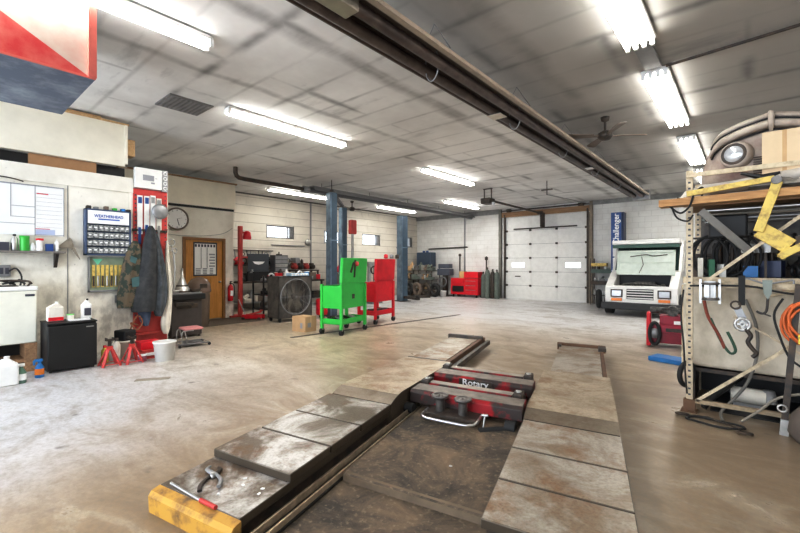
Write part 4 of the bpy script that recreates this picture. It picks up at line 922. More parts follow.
# drum fan
df = thing('drum_fan', 'large square shop fan in a grimy black box with a round wire guard', 'fan', (-9.5, 6.58, 0))
def ringgrid(mb, x, R, cy, cz, W, Z0, Z1, n=40):
    """square plate with a round hole, facing +X"""
    vs = []; fs = []
    for i in range(n):
        a = 2*PI*i/n; c_, s_ = math.cos(a), math.sin(a)
        t = min(W/abs(c_) if abs(c_) > 1e-6 else 9, ((Z1-cz) if s_ > 0 else (cz-Z0))/abs(s_) if abs(s_) > 1e-6 else 9)
        vs += [(x, cy+R*c_, cz+R*s_), (x, cy+t*c_, cz+t*s_)]
    for i in range(n): j = (i+1) % n; fs.append((2*i, 2*i+1, 2*j+1, 2*j))
    mb.add(vs, fs)
    return mb
FANM = mat('grimy_black_fan_box', (.07, .065, .06), .55, .2, dcol=(.16, .145, .125), scale=6)
k = MB().box(-.27, .25, -.53, -.51, .10, 1.2).box(-.27, .25, .51, .53, .10, 1.2).box(-.27, .25, -.53, .53, 1.18, 1.2).box(-.27, .25, -.53, .53, .10, .12)
ringgrid(k, .25, .47, 0, .65, .53, .10, 1.2); k.build('box', FANM, df)
MB().torus((.26, 0, .65), (1, 0, 0), .47, .02, 40, 8).build('ring', GREY, df)
g_ = MB()
for i in range(1, 10): g_.torus((.262, 0, .65), (1, 0, 0), .047*i, .0045, 32, 4)
for i in range(12):
    a = i*PI/6; g_.tube([(.265, 0, .65), (.265, .46*math.cos(a), .65+.46*math.sin(a))], .004, 4)
g_.build('wire_guard', STEEL, df)
MB().cyl((.05, 0, .65), (.2, 0, .65), .07).build('hub', DARK, df)
for i in range(5):
    M = Matrix.Translation((.12, 0, .65)) @ Matrix.Rotation(i*2*PI/5, 4, 'X') @ Matrix.Rotation(.45, 4, 'Z')
    MB().prism([(-.05, .05), (.06, .05), (.14, .40), (-.10, .42)], 'x', -.004, .004).build('blade', mat('dusty_tan_blade', (.20, .165, .12), .6), df).matrix_local = M
MB().box(-.26, -.25, -.5, .5, .13, 1.17).build('back_screen', mat('dusty_back_screen', (.30, .25, .19), .7, dirt=.4), df)
for y in (-.25, .25): MB().box(.2, .24, y-.015, y+.015, .12, 1.18).build('brace', DARK, df)
for x in (-.22, .2):
    for y in (-.46, .46): MB().cyl((x, y-.02, .05), (x, y+.02, .05), .05).box(x-.03, x+.03, y-.03, y+.03, .06, .1).build('caster', RUB, df)
bt = thing('blister_pack', 'clear blue and white plastic tray lying on the fan box', 'tray', (-9.4, 6.75, 1.2))
MB().box(-.12, .12, -.30, .28, 0, .08).build('tray', mat('pale_blue_plastic', (.5, .66, .78), .3), bt, bevel=.015)
for i in range(6): MB().box(.121, .126, -.28+i*.09, -.22+i*.09, .015, .065).build('pocket', PAPER, bt)
can('tape_roll', 'blue tape roll at the right end of the fan box', 7.03, .07, .13, BLUE, PAPER, -9.38, 1.2, 'tape')
bx = thing('cardboard_box', 'small brown cardboard box on the floor left of the green cart', 'box', (-7.72, 5.72, 0), .12)
MB().box(-.21, .21, -.17, .17, 0, .34).build('body', CARD, bx); MB().box(-.212, .212, -.02, .02, .1, .342).build('tape_strip', TAPE, bx)
MB().box(.05, .12, -.172, -.17, .08, .2).box(.212, .213, -.1, .0, .1, .2).build('print', INKG, bx)
rt_ = thing('air_tank', 'small red portable tank behind the green cart', 'tank', (-9.3, 7.5, 0))
MB().lathe([(.0, .06), (.15, .08), (.17, .14), (.17, .48), (.15, .54), (0, .56)]).build('shell', RED, rt_); MB().box(-.1, .1, -.02, .02, .0, .1).cyl((0, 0, .55), (0, 0, .62), .03).build('fittings', DARK, rt_)
rk = thing('metal_rack', 'grey steel rack with parts behind the fan and green cart', 'rack', (-12.2, 10.85, 0))
for z in (.3, .75, 1.2): MB().box(-.25, .25, -.6, .6, z, z+.03).build('shelf', GREY, rk)
for x in (-.24, .24):
    for y in (-.58, .58): MB().box(x-.02, x+.02, y-.02, y+.02, 0, 1.5).build('post', DARK, rk)
smalljunk(12, (-12.1, -12.0, 10.35, 11.35, [.33, .78, 1.23]), lambda k, m, r: '%s %s on the %s shelf of the rack behind the carts' % (m, k, LV[r]), 'parts on the rack behind the carts', [RED, DARK, GREY, BROWN, STEEL], 21, 1.6)

# wall-hung parts board over the bench
smalljunk(22, (-13.3, -13.28, 6.5, 9.8, [1.52]), lambda k, m, r: '%s %s on the narrow wall ledge behind the workbench' % (m, k), 'parts on the wall ledge behind the workbench', [DARK, RED, DSTEEL, GREY, BLACK, BROWN], 77, 1.35)
tag(MB().box(-13.39, -13.18, 6.4, 9.9, 1.48, 1.515).build('parts_ledge', DARK), 'narrow dark wall ledge behind the workbench', 'ledge')
ep = thing('machine_column', 'grey machine column with chrome parts standing behind the two carts', 'machine', (-11.3, 11.6, 0))
MB().box(-.3, .3, -.3, .3, 0, .7).build('cabinet', GREY, ep, bevel=.02); MB().cyl((0, -.15, .7), (0, -.15, 1.55), .07).cyl((0, .2, .7), (0, .2, 1.5), .09).box(-.1, .1, -.25, .3, 1.45, 1.62).build('column', STEEL, ep)
MB().torus((.1, .0, 1.3), (1, 0, 0), .14, .03, 20, 6).build('ring', DARK, ep)
# ------------------------------------------------------------------ rolling tool carts
def toolcart(label, loc, rz, m, L_=.92, W_=.52):
    t = thing('tool_cart', label, 'tool cart', loc, rz)
    x1, y1 = W_/2, L_/2
    for x in (-x1, x1):
        for y in (-y1, y1):
            MB().box(x-.025 if x < 0 else x-.03, x+.03 if x < 0 else x+.025, y-.03, y+.03, .12, 1.08).build('leg', m, t)
            c = MB().cyl((x-.025, y, .065), (x+.025, y, .065), .065, 16).build('caster', RUB, t)
            MB().cyl((x-.022, y, .055), (x+.022, y, .055), .022, 10).box(x-.03, x+.03, y-.02, y+.02, .09, .13).build('hub', STEEL, c)
    MB().box(-x1, x1, -y1, y1, .22, .24).box(-x1, -x1+.015, -y1, y1, .24, .32).box(x1-.015, x1, -y1, y1, .22, .34).box(-x1, x1, -y1, -y1+.015, .22, .34).box(-x1, x1, y1-.015, y1, .22, .34).build('lower_shelf', m, t)
    MB().box(-x1, x1, -y1, y1, .56, .58).box(-x1, -x1+.02, -y1, y1, .56, 1.05).box(x1-.02, x1, -y1, y1, .56, 1.12).box(-x1, x1, -y1, -y1+.02, .56, 1.05).box(-x1, x1, y1-.02, y1, .56, 1.05).build('tray', m, t, bevel=.006)
    M = Matrix.Translation((x1+.0, 0, 1.11)) @ Matrix.Rotation(.06, 4, 'Y')
    l = MB().box(-.02, .02, -y1-.01, y1+.02, 0, .54).box(-.30, -.02, -y1-.01, -y1+.01, .0, .54).box(-.30, -.02, y1, y1+.02, 0, .54)
    MB().box(-.0, .02, -y1-.01, y1+.02, 0, .54, M).box(-.05, .0, -y1-.01, -y1+.01, 0, .54, M).box(-.05, .0, y1, y1+.02, 0, .54, M).box(-.05, 0, -y1, y1, .52, .54, M).build('open_lid', m, t, bevel=.006)
    return t, M, x1, y1
gc, M_, x1, y1 = toolcart('bright green rolling tool cart with its lid propped open', (-6.93, 6.22, 0), .22, GREEN)
MB().box(x1, x1+.006, -.06, .03, .76, .86).build('latch', DARK, gc)
k = MB().box(.021, .035, -.33, -.28, .22, .46, M_ @ Matrix.Translation((0, -.12, -.03)) @ Matrix.Rotation(-.4, 4, 'X') @ Matrix.Translation((0, .16, .0)))
k.box(.021, .035, -.04, -.0, .12, .50, M_).build('magnet_tools', DARK, gc)
MB().lathe([(.055, 0), (.055, .03), (0, .03)], M=M_ @ Matrix.Translation((.03, .03, .42)) @ Matrix.Rotation(PI/2, 4, 'Y')).build('magnet_dish', REDO, gc)
tag(MB().cyl((-.12, 0, 0), (.12, 0, 0), .05).build('spray_can', DARK, loc=(-6.95, 6.1, .29)), 'dark can lying on the green cart lower shelf', 'can')
bottle('bottle', 'white bottle standing in the near end of the green cart tray', 5.92, .06, .32, RAG, AMBER, -7.14, .58)
for i in range(5):
    tag(MB().torus((0, 0, .06), (.3, .3, 1), .09, .022, 16, 6).build('coil', [DARK, GREY, BLACK, BROWN, STEEL][i], loc=(-7.1+.12*(i % 3), 6.0+i*.13, .25)), ['dark', 'grey', 'black', 'brown', 'steel'][i]+' ring coil on the lower shelf of the green cart', 'coil')
rcx, M2, x1, y1 = toolcart('bright red rolling tool cart with its lid up, behind the green one', (-7.47, 7.84, 0), .16, RED, .84)
for i in range(3):
    tag(MB().box(-.06, .06, -.1, .1, 0, .1).build('carton', [DARK, BROWN, GREY][i], loc=(-7.5, 7.7+i*.22, .25)), ['dark', 'brown', 'grey'][i]+' carton on the lower shelf of the red cart', 'carton')
for i, (dy, m_) in enumerate(((-.2, RED), (0.02, GREY), (.24, DARK))):
    tag(MB().lathe([(.045, 0), (.05, .01), (.05, .09), (0, .11)], n=14).build('paint_can', m_, loc=(-7.05, 7.95+dy, 1.67)), ['red', 'grey', 'dark'][i]+' round can on top of the open red cart lid', 'can')

# ------------------------------------------------------------------ two-post lifts
def post(label, loc, h_, rz, m, w=.28, d_=.32, group=None):
    t = thing('lift_post', label, 'lift post', loc, rz, group)
    MB().box(-d_/2, d_/2, -w/2, -w/2+.02, .02, h_).box(-d_/2, -d_/2+.02, -w/2, w/2, .02, h_).box(-d_/2, d_/2, w/2-.02, w/2, .02, h_).build('column', m, t)
    MB().box(-d_/2-.12, d_/2+.12, -w/2-.1, w/2+.1, 0, .02).build('base_plate', DARK, t)
    MB().box(-d_/2+.04, d_/2+.06, -w/2+.04, w/2-.04, .35, 1.1).build('carriage', m, t)
    MB().box(-d_/2+.03, -d_/2+.06, -.03, .03, 1.1, h_-.1).build('chain_channel', DARK, t)
    MB().box(-d_/2-.012, -d_/2, -w/2, w/2-.05, .03, h_-.02).build('side_shade', mat('shaded_slate', (.09, .14, .19), .4, .3), t)  # dark strip painting the shade of the post's open side
    MB().box(-d_/2-.02, d_/2+.02, -w/2-.015, w/2+.015, 2.2, 2.24).build('band', BLUEG, t)
    return t
PA = post('blue-grey lift post nearest the workbench, behind the green cart', (-9.35, 7.9, 0), 3.62, 2.9, BLUEG, .22, .26)
PB = post('blue-grey lift post with a red reel, second from the left', (-11.1, 9.9, 0), 3.55, 2.9, BLUEG, .20, .24)
PC = post('blue-grey lift post standing farthest back behind the red cart', (-11.0, 13.1, 0), 3.55, 2.9, BLUEG, .30, .34)
tag(MB().bar((-9.35, 7.9, 3.67), (-11.1, 9.9, 3.6), .10, .08).build('crossbeam', DARK), 'dark overhead beam joining the two near lift posts', 'beam')
tag(MB().tube([(-9.25, 7.82, 3.6), (-9.25, 7.82, 3.98)], .012).build('hanger_rod', DARK), 'thin rod from the near lift post top to the ceiling', 'rod')
hr = thing('hose_reel', 'red hose reel on a grey pipe beside the second lift post', 'hose reel', (-10.75, 10.05, 0))
MB().cyl((0, 0, 0), (0, 0, 2.65), .05).build('pipe', STEEL, hr); MB().box(-.1, .1, -.12, .12, 2.6, 3.1).build('reel', REDO, hr, bevel=.03)
for p_, sgn, lab in ((PC, 1, 'low swing arm on the floor at the far lift post'), (PC, -1, 'second swing arm at the base of the far lift post')):
    o = thing('swing_arm', lab, 'lift arm', (-11.0, 13.1, .12), .3+.6*sgn)
    MB().box(.2, 1.2, -.06, .06, 0, .1).build('beam', DARK, o); MB().lathe([(.07, .1), (.07, .16), (0, .16)], (1.12, 0, 0)).build('pad', RUB, o)

# ------------------------------------------------------------------ far left corner
cs = thing('parts_shelf', 'crowded steel parts shelf in the far left corner', 'shelf', (-12.6, 16.4, 0))
for z in (.3, .75, 1.2): MB().box(-.7, 1.0, -.35, .35, z, z+.03).build('shelf_board', DARK, cs)
for x in (-.68, .15, .97):
    for y in (-.33, .33): MB().box(x-.02, x+.02, y-.02, y+.02, 0, 1.45).build('post', DARK, cs)
smalljunk(39, (-13.2, -11.7, 16.1, 16.2, [.33, .78, 1.23]), lambda k, m, r: '%s %s on the %s board of the far corner parts shelf' % (m, k, LV[r]), 'parts on the far corner shelf', [BROWN, GREY, CARD, RAG, DARK, GASK, STEEL, PAPER], 5, 1.5)
for i in range(4):
    w_ = tag(MB().torus((0, 0, .33), (.2, 1, 0), .25, .08, 26, 10).torus((0, 0, .33), (.2, 1, 0), .16, .02, 20, 6).build('tire', [RUB, BROWN, DARK, RUB][i], loc=(-12.8+i*.55, 15.75-.03*i, 0)), ['leftmost black', 'dusty brown', 'dark grey', 'rightmost black'][i]+' tire leaning on the far corner shelf', 'tire')
mt = thing('steel_cabinet', 'dark blue-grey cabinet mounted high in the far left corner', 'cabinet', (-12.62, 16.95, 1.42))
MB().box(-.45, .45, -.22, .22, 0, .72).build('case', mat('slate_blue', (.06, .09, .14), .4), mt, bevel=.02); MB().box(-.15, -.07, -.1, .0, .72, .8).box(.07, .15, -.1, .0, .72, .8).build('lugs', NAVY, mt)
smalljunk(26, (-13.1, -11.3, 15.85, 15.95, [.0, .0]), lambda k, m, r: '%s %s on the floor in front of the far corner shelf' % (m, k), 'parts on the floor by the far corner shelf', [DARK, BLACK, DSTEEL, BROWN, GREY], 55, 1.5)
mt2 = thing('bench_grinder', 'dark bench machine on a stand between the corner shelf and the red chest', 'machine', (-11.2, 16.6, 0))
MB().box(-.1, .1, -.1, .1, 0, 1.0).box(-.3, .3, -.2, .2, 0, .05).build('stand', DARK, mt2); MB().box(-.35, .35, -.2, .2, 1.0, 1.32).box(-.3, .3, -.18, .18, 1.34, 1.55).build('housing', mat('slate_grey', (.10, .11, .14), .4), mt2, bevel=.02)
MB().torus((0, -.24, .7), (0, 1, 0), .22, .03, 20, 6).build('belt_guard', GREY, mt2)
bucket('small white bucket on the floor by the far corner', (-10.85, 15.9, 0), .16, .3, WHITE)
rchest = thing('tool_chest', 'bright red rolling tool chest against the far wall', 'tool chest', (-10.08, 16.75, 0))
MB().box(-.72, .72, -.28, .28, .12, .88).build('cabinet', RED, rchest, bevel=.01)
MB().box(.0, .72, -.28, .28, .90, 1.18).build('top_box', RED, rchest, bevel=.01)
MB().box(-.62, -.02, -.30, -.28, .25, .52).build('open_bay', BLACK, rchest)
for i in range(3): dr = MB().box(.06, .66, -.30, -.28, .2+i*.21, .38+i*.21).build('drawer', RED, rchest); MB().box(.1, .62, -.32, -.30, .33+i*.21, .35+i*.21).build('handle', STEEL, dr)
MB().box(-.62, -.02, -.30, -.28, .6, .78).build('drawer', RED, rchest)
for q_ in ((-.62, -.2), (.62, -.2), (-.62, .2), (.62, .2)): MB().cyl((q_[0]-.02, q_[1], .06), (q_[0]+.02, q_[1], .06), .06).build('caster', RUB, rchest)
tag(MB().box(-.14, .14, -.12, .12, 0, .32).build('cardboard_box', mat('tan_box', (.6, .42, .2), .8), loc=(-10.3, 16.75, .88)), 'tan box standing on the left of the red chest', 'box')
for i in range(4):
    cy = thing('gas_cylinder', ['short grey-green gas cylinder at the left of its row', 'tall dark gas cylinder with a gauge', 'grey-green gas cylinder with black cap third in the row', 'gas cylinder nearest the garage door frame'][i], 'gas cylinder', (-9.22+i*.235, 16.75-.06*(i % 2), 0))
    hh = [1.1, 1.3, 1.22, 1.2][i]
    MB().lathe([(.11, 0), (.115, .02), (.115, hh-.18), (.08, hh-.06), (.03, hh)], n=16).build('shell', [RAG, GASK, DARK, GASK][i] if i else GASK, cy)
    MB().lathe([(.03, hh), (.035, hh+.08), (0, hh+.1)], n=12).tube([(0, 0, hh+.03), (0, -.08, hh+.04)], .015).build('valve', DARK, cy)
tag(MB().tube([(-9.15, 16.9, 0), (-9.15, 16.9, 1.75)], .03).lathe([(.0, 1.7), (.07, 1.74), (.07, 1.86), (0, 1.9)], (-9.15, 16.9, 0)).build('stand_pipe', DARK), 'dark stand pipe with a ball top behind the gas cylinders', 'pipe')
tag(MB().tube([(-10.6, 16.95, 0), (-10.6, 16.95, 1.95)], .03).lathe([(.0, 1.9), (.06, 1.93), (.06, 2.02), (0, 2.05)], (-10.6, 16.95, 0)).build('stand_pipe', DARK), 'dark stand pipe left of the red chest', 'pipe')

# ------------------------------------------------------------------ shelves right of the garage door, blue post
ss = thing('storage_shelf', 'green-grey shelf unit between the garage door and the blue post', 'shelf', (-4.2, 16.8, 0))
for z, m_ in ((.35, DARK), (.88, DARK), (1.32, mat('dull_green_shelf', (.10, .15, .12), .5, dirt=.3))):
    MB().box(-.38, .42, -.25, .25, z-.12 if z > .5 else z, z+.02).build('shelf_board', m_ if m_ else DARK, ss)
for x in (-.36, .40):
    for y in (-.24, .24): MB().box(x-.02, x+.02, y-.02, y+.02, 0, 1.75).build('post', DARK, ss)
tag(MB().box(-.3, .25, -.1, .1, 0, .12).build('wooden_level', YEL, loc=(-4.25, 16.65, 1.45)), 'long yellow tool lying on the top board of the green-grey shelf', 'tool')
smalljunk(14, (-4.5, -3.85, 16.68, 16.72, [.37, .90, 1.34]), lambda k, m, r: '%s %s on the %s board of the green-grey shelf' % (m, k, LV[r]), 'items on the green-grey shelf', [STEEL, BROWN, PAPER, GREY, DARK, RED], 15)
bp = thing('lift_post', 'tall navy blue lift post with white lettering beside the white truck', 'lift post', (-3.52, 16.2, 0))
MB().box(-.2, .13, -.2, .2, 0, 3.36).build('column', NAVY, bp); MB().box(.13, .2, -.17, .2, 0, 3.36).build('channel', mat('dark_navy', (.01, .02, .07), .4), bp)
text('Challenger', .26, PAPER, bp, (-.03, -.205, 2.78), (PI/2, -PI/2, 0), 'lettering', .006, .95)
MB().box(-.14, .09, -.215, -.2, 1.80, 2.1).build('sticker', PAPER, bp); MB().box(-.14, .09, -.215, -.2, 1.42, 1.76).build('sticker', PAPER, bp)
MB().box(-.3, .2, -.28, .28, 0, .02).build('base_plate', DARK, bp)

# ------------------------------------------------------------------ white mail truck
tr = thing('delivery_truck', 'white boxy delivery truck with its hood raised, behind the rack', 'truck', (-2.38, 13.5, 0), .02)
TW = .92
# front clip
def cab_prof(mb, prof, xa, xb):   # prof in (y,z)
    return mb.prism(prof, 'x', xa, xb)
cab_prof(MB(), [(0, .34), (-.03, .45), (.0, .86), (.06, .90), (.75, 1.28), (.95, 1.30), (.95, .34)], -TW, -TW+.22).build('left_fender', WHITE, tr, bevel=.03)
cab_prof(MB(), [(0, .34), (-.03, .45), (.0, .86), (.06, .90), (.75, 1.28), (.95, 1.30), (.95, .34)], TW-.22, TW).build('right_fender', WHITE, tr, bevel=.03)
nose = MB().box(-TW+.2, TW-.2, -.03, .06, .34, .50).box(-TW+.2, TW-.2, -.02, .10, .80, .89).box(-TW+.2, -.34, -.025, .06, .5, .8).box(.34, TW-.2, -.025, .06, .5, .8)
nose.box(-.34, .34, .02, .06, .5, .8); nose.build('nose_panel', WHITE, tr, bevel=.012)
gl = MB()
for i in range(4): gl.box(-.33, .33, -.03, .02, .52+i*.075, .55+i*.075)
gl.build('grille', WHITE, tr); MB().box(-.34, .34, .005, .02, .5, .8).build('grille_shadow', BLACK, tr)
for x in (-.60, .60):
    hl = MB().box(x-.16, x+.16, -.045, -.02, .55, .78).build('headlight', DARK, tr, bevel=.01); MB().box(x-.13, x+.13, -.055, -.04, .58, .75).build('lens', LENS, hl, bevel=.01)
    MB().box(x-.14, x+.14, -.05, -.02, .44, .52).build('turn_signal', AMBER, tr)
MB().box(-TW-.08, TW+.08, -.18, -.03, .20, .40).build('bumper', mat('dark_rubber_bumper', (.04, .04, .042), .6, dirt=.3), tr, bevel=.02)
eb = MB().box(-.70, .70, .1, .9, .55, .72)
for i in range(6): eb.cyl((-.55+i*.22, .35, .7), (-.50+i*.2, .6, .90), .06, 10)
eb.box(-.2, .3, .5, .8, .7, 1.0).tube([(-.6, .3, .85), (-.3, .2, .95), (.2, .25, .93), (.6, .4, .85)], .03); eb.build('engine', ENG, tr)
MB().box(-.7, .7, .88, .93, .5, 1.30).build('firewall', BLACK, tr)
# cab and box body
body = MB().box(-TW, TW, 1.6, 3.35, .45, 2.22).box(-TW, -TW+.05, .95, 1.6, .45, 1.3).box(TW-.05, TW, .95, 1.6, .45, 1.3).box(-TW+.03, TW-.03, .8, 3.3, 2.14, 2.27)
body.prism([(.93, 1.28), (1.02, 1.28), (1.62, 2.14), (1.5, 2.14)], 'x', -TW, -TW+.08).prism([(.93, 1.28), (1.02, 1.28), (1.62, 2.14), (1.5, 2.14)], 'x', TW-.08, TW).box(-TW, TW, .85, .95, 1.22, 1.34)
body.build('body', WHITE, tr, bevel=.015)
MB().box(-TW+.04, TW-.04, .84, 1.0, 2.03, 2.13).build('sun_visor', mat('dark_green_band', (.04, .12, .08), .4), tr)
MB().add([(-TW+.08, .97, 1.32), (TW-.08, .97, 1.32), (TW-.08, 1.52, 2.12), (-TW+.08, 1.52, 2.12)], [(0, 1, 2, 3)]).build('windshield', mat('dark_windshield', (.02, .04, .035), .1, dirt=0), tr)
M = Matrix.Translation((.07, .42, 1.15)) @ Matrix.Rotation(-.25, 4, 'X')
hd = MB().box(-.76, .74, -.02, .02, 0.05, .80, M).box(-.76, -.70, -.05, 0, .05, .80, M).box(.68, .74, -.05, 0, .05, .80, M).box(-.76, .74, -.05, 0, .05, .1, M).box(-.76, .74, -.05, 0, .74, .80, M).box(-.72, .7, -.04, 0, .42, .47, M).build('hood', LCREAM, tr)
MB().tube([M @ Vector((-.4, -.07, .6)), M @ Vector((0, -.07, .66)), M @ Vector((.2, -.06, .62)), M @ Vector((.55, -.07, .66))], .012).tube([M @ Vector((-.1, -.06, .6)), M @ Vector((-.05, -.06, .35)), M @ Vector((-.15, -.06, .1))], .008).build('latch_cable', DARK, hd)
for x in (-TW+.02, TW-.02):
    for y in (.55, 2.7):
        w_ = MB().cyl((x-.10, y, .33), (x+.10, y, .33), .33, 28).build('wheel', RUB, tr); MB().cyl((x-.11, y, .33), (x+.11, y, .33), .17, 20).build('rim', STEEL, w_)
MB().box(-TW-.28, -TW-.02, .5, .55, 1.0, 1.4).tube([(-TW, .9, 1.2), (-TW-.15, .6, 1.3)], .015).build('side_mirror', DARK, tr) if False else None
tag(MB().torus((0, 0, .33), (1, .3, 0), .24, .09, 28, 10).build('tire', RUB, loc=(-3.95, 15.35, 0)), 'black tire standing left of the white truck', 'tire')

# red engine hoist tool in front of truck
fj2 = thing('shop_machine', 'red wheeled shop machine on the floor in front of the truck', 'machine', (-1.05, 8.95, 0), .1)
MB().box(-.38, .45, -.2, .25, .08, .36).build('body', mat('deep_red', (.28, .012, .03), .35, dirt=.3), fj2, bevel=.02)
MB().box(-.30, .45, -.22, -.2, .28, .42).box(-.2, .3, -.1, .2, .36, .58).build('top_housing', mat('crimson', (.42, .02, .05), .35, dirt=.2), fj2, bevel=.03)
MB().box(-.40, -.33, -.24, .0, .02, .64).build('red_frame', RED, fj2, bevel=.02)
MB().torus((-.27, -.26, .26), (0, 1, 0), .13, .03, 24, 8, .6, 1.5).build('wheel_guard', RUB, fj2)
MB().lathe([(.09, -.01), (.09, .02), (0, .02)], M=Matrix.Translation((-.27, -.24, .26)) @ Matrix.Rotation(PI/2, 4, 'X')).build('wheel', GREY, fj2)
MB().box(.02, .14, -.25, -.22, .44, .5).build('sticker', PAPER, fj2)
MB().cyl((-.35, .0, .66), (.4, .0, .66), .06).cyl((.0, -.15, .66), (.0, .15, .66), .09).tube([(-.35, -.1, .62), (-.1, -.16, .72), (.3, -.1, .62)], .02).build('motor', ENG, fj2)
MB().box(-.1, .4, -.24, -.2, .3, .36).build('valve_bar', DARK, fj2)
tag(MB().box(-.24, .24, -.16, .16, 0, .07).build('blue_tray', BLUE, loc=(-.93, 7.55, 0), rz=-.25, bevel=.01), 'flat bright blue tray on the floor behind the rack post', 'tray')

# ------------------------------------------------------------------ right side rack and tank
SY = 5.15
rack = thing('storage_rack', 'bone-coloured punched steel rack holding the car front and hanging tools', 'rack', (-.46, SY, 0))
def punched(x, y, h_, w=.055):
    mb = MB().box(x-w/2, x+w/2, y-.004, y+.004, 0, h_).box(x+w/2-.006, x+w/2, y, y+w, 0, h_)
    return mb
def holes(x, y, h_):
    mb = MB(); z = .1
    while z < h_-.04: mb.box(x-.011, x+.011, y-.006, y-.003, z, z+.018); z += .0605
    return mb
for x, y, nm in ((0, 0, 1), (0, .95, 0), (2.4, 0, 1), (2.4, .95, 0)):
    p_ = punched(x, y, 2.47).build('upright', BONE, rack); holes(x, y, 2.47).build('holes', INK, p_)
MB().bar((.05, -.01, .115), (2.4, -.01, .135), .04, .04).build('lower_rail', mat('rusty_bone', (.42, .33, .22), .6, dirt=.5, scale=20), rack)
MB().bar((.05, 0, .95+.35), (2.4, 0, .95+.35), .03, .05).build('middle_rail', BONE, rack)
MB().bar((-.02, -.02, 2.42), (2.45, -.02, 2.42), .03, .045).build('top_rail', BONE, rack)
MB().bar((-.02, .95, 2.2), (2.45, .95, 2.2), .03, .06).build('rear_rail', BONE, rack)
MB().bar((.06, -.02, .12), (1.15, -.02, 1.12), .02, .03).build('diagonal_brace', BONE, rack)
MB().bar((.02, .93, .92), (1.0, .0, 1.35), .02, .02).bar((.35, -.0, 1.0), (.85, .0, .68), .018, .018).build('cross_brace', BONE, rack)
MB().bar((.1, -.04, 1.3), (1.0, -.04, 2.1), .025, .03).build('diagonal_brace', BONE, rack)
MB().box(-.07, .07, -.07, .07, 0, .012).box(-.05, .05, -.03, .03, .012, .12).build('foot', mat('rusty_foot', (.20, .11, .06), .7, dirt=.5), rack)
MB().bar((0, -.02, 2.16), (0, .93, 2.16), .04, .05).build('side_rail', BONE, rack)
MB().box(-.05, 2.4, .0, .95, 2.13, 2.17).box(-.05, 2.4, -.005, .02, 2.10, 2.2).build('deck', WOODB, rack)
pk = tag(MB().bar((-.70, 5.02, 2.13), (2.0, 4.98, 2.17), .16, .07).build('timber_plank', node_mat('orange_brown_timber', b_wood((.55, .35, .17), (.36, .20, .085), (.6, 6, 6)), .65)), 'pale timber plank laid along the front edge of the rack top', 'plank')
yb = thing('folding_crane', 'worn yellow folding crane arm on the rack with a hanging leg', 'crane arm', (0, 0, 0))
MB().bar((-.46, 4.93, 2.20), (.18, 4.93, 2.27), .05, .05).build('boom', YEL, yb)
MB().bar((.20, 4.93, 2.24), (.07, 4.93, 1.80), .05, .075).build('leg', YEL, yb, bevel=.006)
MB().cyl((.19, 4.88, 2.25), (.19, 4.98, 2.25), .036).build('pivot', DSTEEL, yb)
MB().bar((.08, 4.95, 1.82), (.28, 4.95, 1.66), .04, .14).bar((.28, 4.95, 1.66), (.22, 4.95, 1.56), .05, .06).bar((.21, 4.93, 1.57), (.42, 4.93, 1.71), .10, .06).build('bracket', YEL, yb, bevel=.006)
tag(MB().tube([(-.62, 5.0, 2.11), (-.52, 4.95, 2.02), (-.44, 4.93, 2.08), (-.40, 4.93, 2.2), (-.34, 5.0, 2.26), (-.38, 5.02, 2.12), (-.55, 5.0, 2.18)], .009).tube([(-.60, 5.02, 2.10), (-.55, 5.0, 1.98), (-.46, 5.0, 1.94), (-.42, 5.02, 2.0)], .008).build('cable_loop', RUB), 'black cable looped around the left end of the rack top', 'cable')
tag(MB().bar((-.36, 5.05, 2.04), (.02, 5.22, 1.62), .02, .07).build('steel_bracket', mat('pale_bracket', (.34, .33, .31), .4, .3)), 'pale steel bracket slanting down below the rack top', 'bracket')
tag(MB().box(-.16, .16, -.02, .02, -.1, .14).build('mud_flap', BLACK, loc=(-.16, 5.42, 1.88), bevel=.03), 'black rounded panel hanging below the rack deck', 'panel')
# roll-up corrugated pieces under deck
for i in range(4):
    tag(MB().prism([(0, 0), (.05, .02), (.1, 0), (.15, .02), (.2, 0), (.2, -.01), (.15, .01), (.1, -.01), (.05, .01), (0, -.01)], 'x', -.38, 1.9).build('metal_sheet', [STEEL, GREY, RAG, STEEL][i], loc=(0, 5.25+.2*i, 2.09-.07*(i % 2)-.03)), ['front bright', 'second grey', 'third cream', 'rear bright'][i]+' ribbed metal sheet stored just under the rack deck', 'metal sheet')
for x in (1.2, 1.9): pass
# tank
tk_ = thing('fluid_tank', 'big stained cream steel tank standing behind the rack posts', 'tank', (-.55, 5.5, 0))
MB().hexa([(0, 0, .40), (2.8, 0, .38), (2.8, .75, .38), (0, .75, .40)], [(0, 0, 1.30), (2.8, 0, 1.36), (2.8, .75, 1.36), (0, .75, 1.30)]).build('shell', TANK, tk_, bevel=.03)
MB().box(-.02, .05, .05, .7, .38, 1.28).build('end_flange', BONE, tk_, bevel=.015)
MB().box(0, 2.8, -.02, 0.02, 1.30, 1.37).build('top_lip', BONE, tk_)
MB().box(.02, .1, .1, .7, 0, .4).box(2.6, 2.7, .1, .7, 0, .4).build('leg', DARK, tk_)
MB().box(0.1, 2.8, .65, .7, 0, .38).build('under_panel', BLACK, tk_)
MB().box(.08, 2.8, .02, .7, .34, .38).build('under_lip', DARK, tk_)
dm = MB().box(-.3, 2.4, 5.28, 6.15, 0.003, .012)
tag(dm.build('drip_mat', BLACK), 'black drip mat on the floor under the cream tank', 'mat')
tag(MB().tube([(-.35, 5.25, .03), (-.25, 5.35, .16), (.0, 5.75, .36)], .03, 6).build('black_strut', BLACK), 'black slanting strut under the cream tank near the left post', 'strut')
pb = thing('pump', 'small cream pump with hoses on the floor below the tank', 'pump', (.0, 5.6, 0))
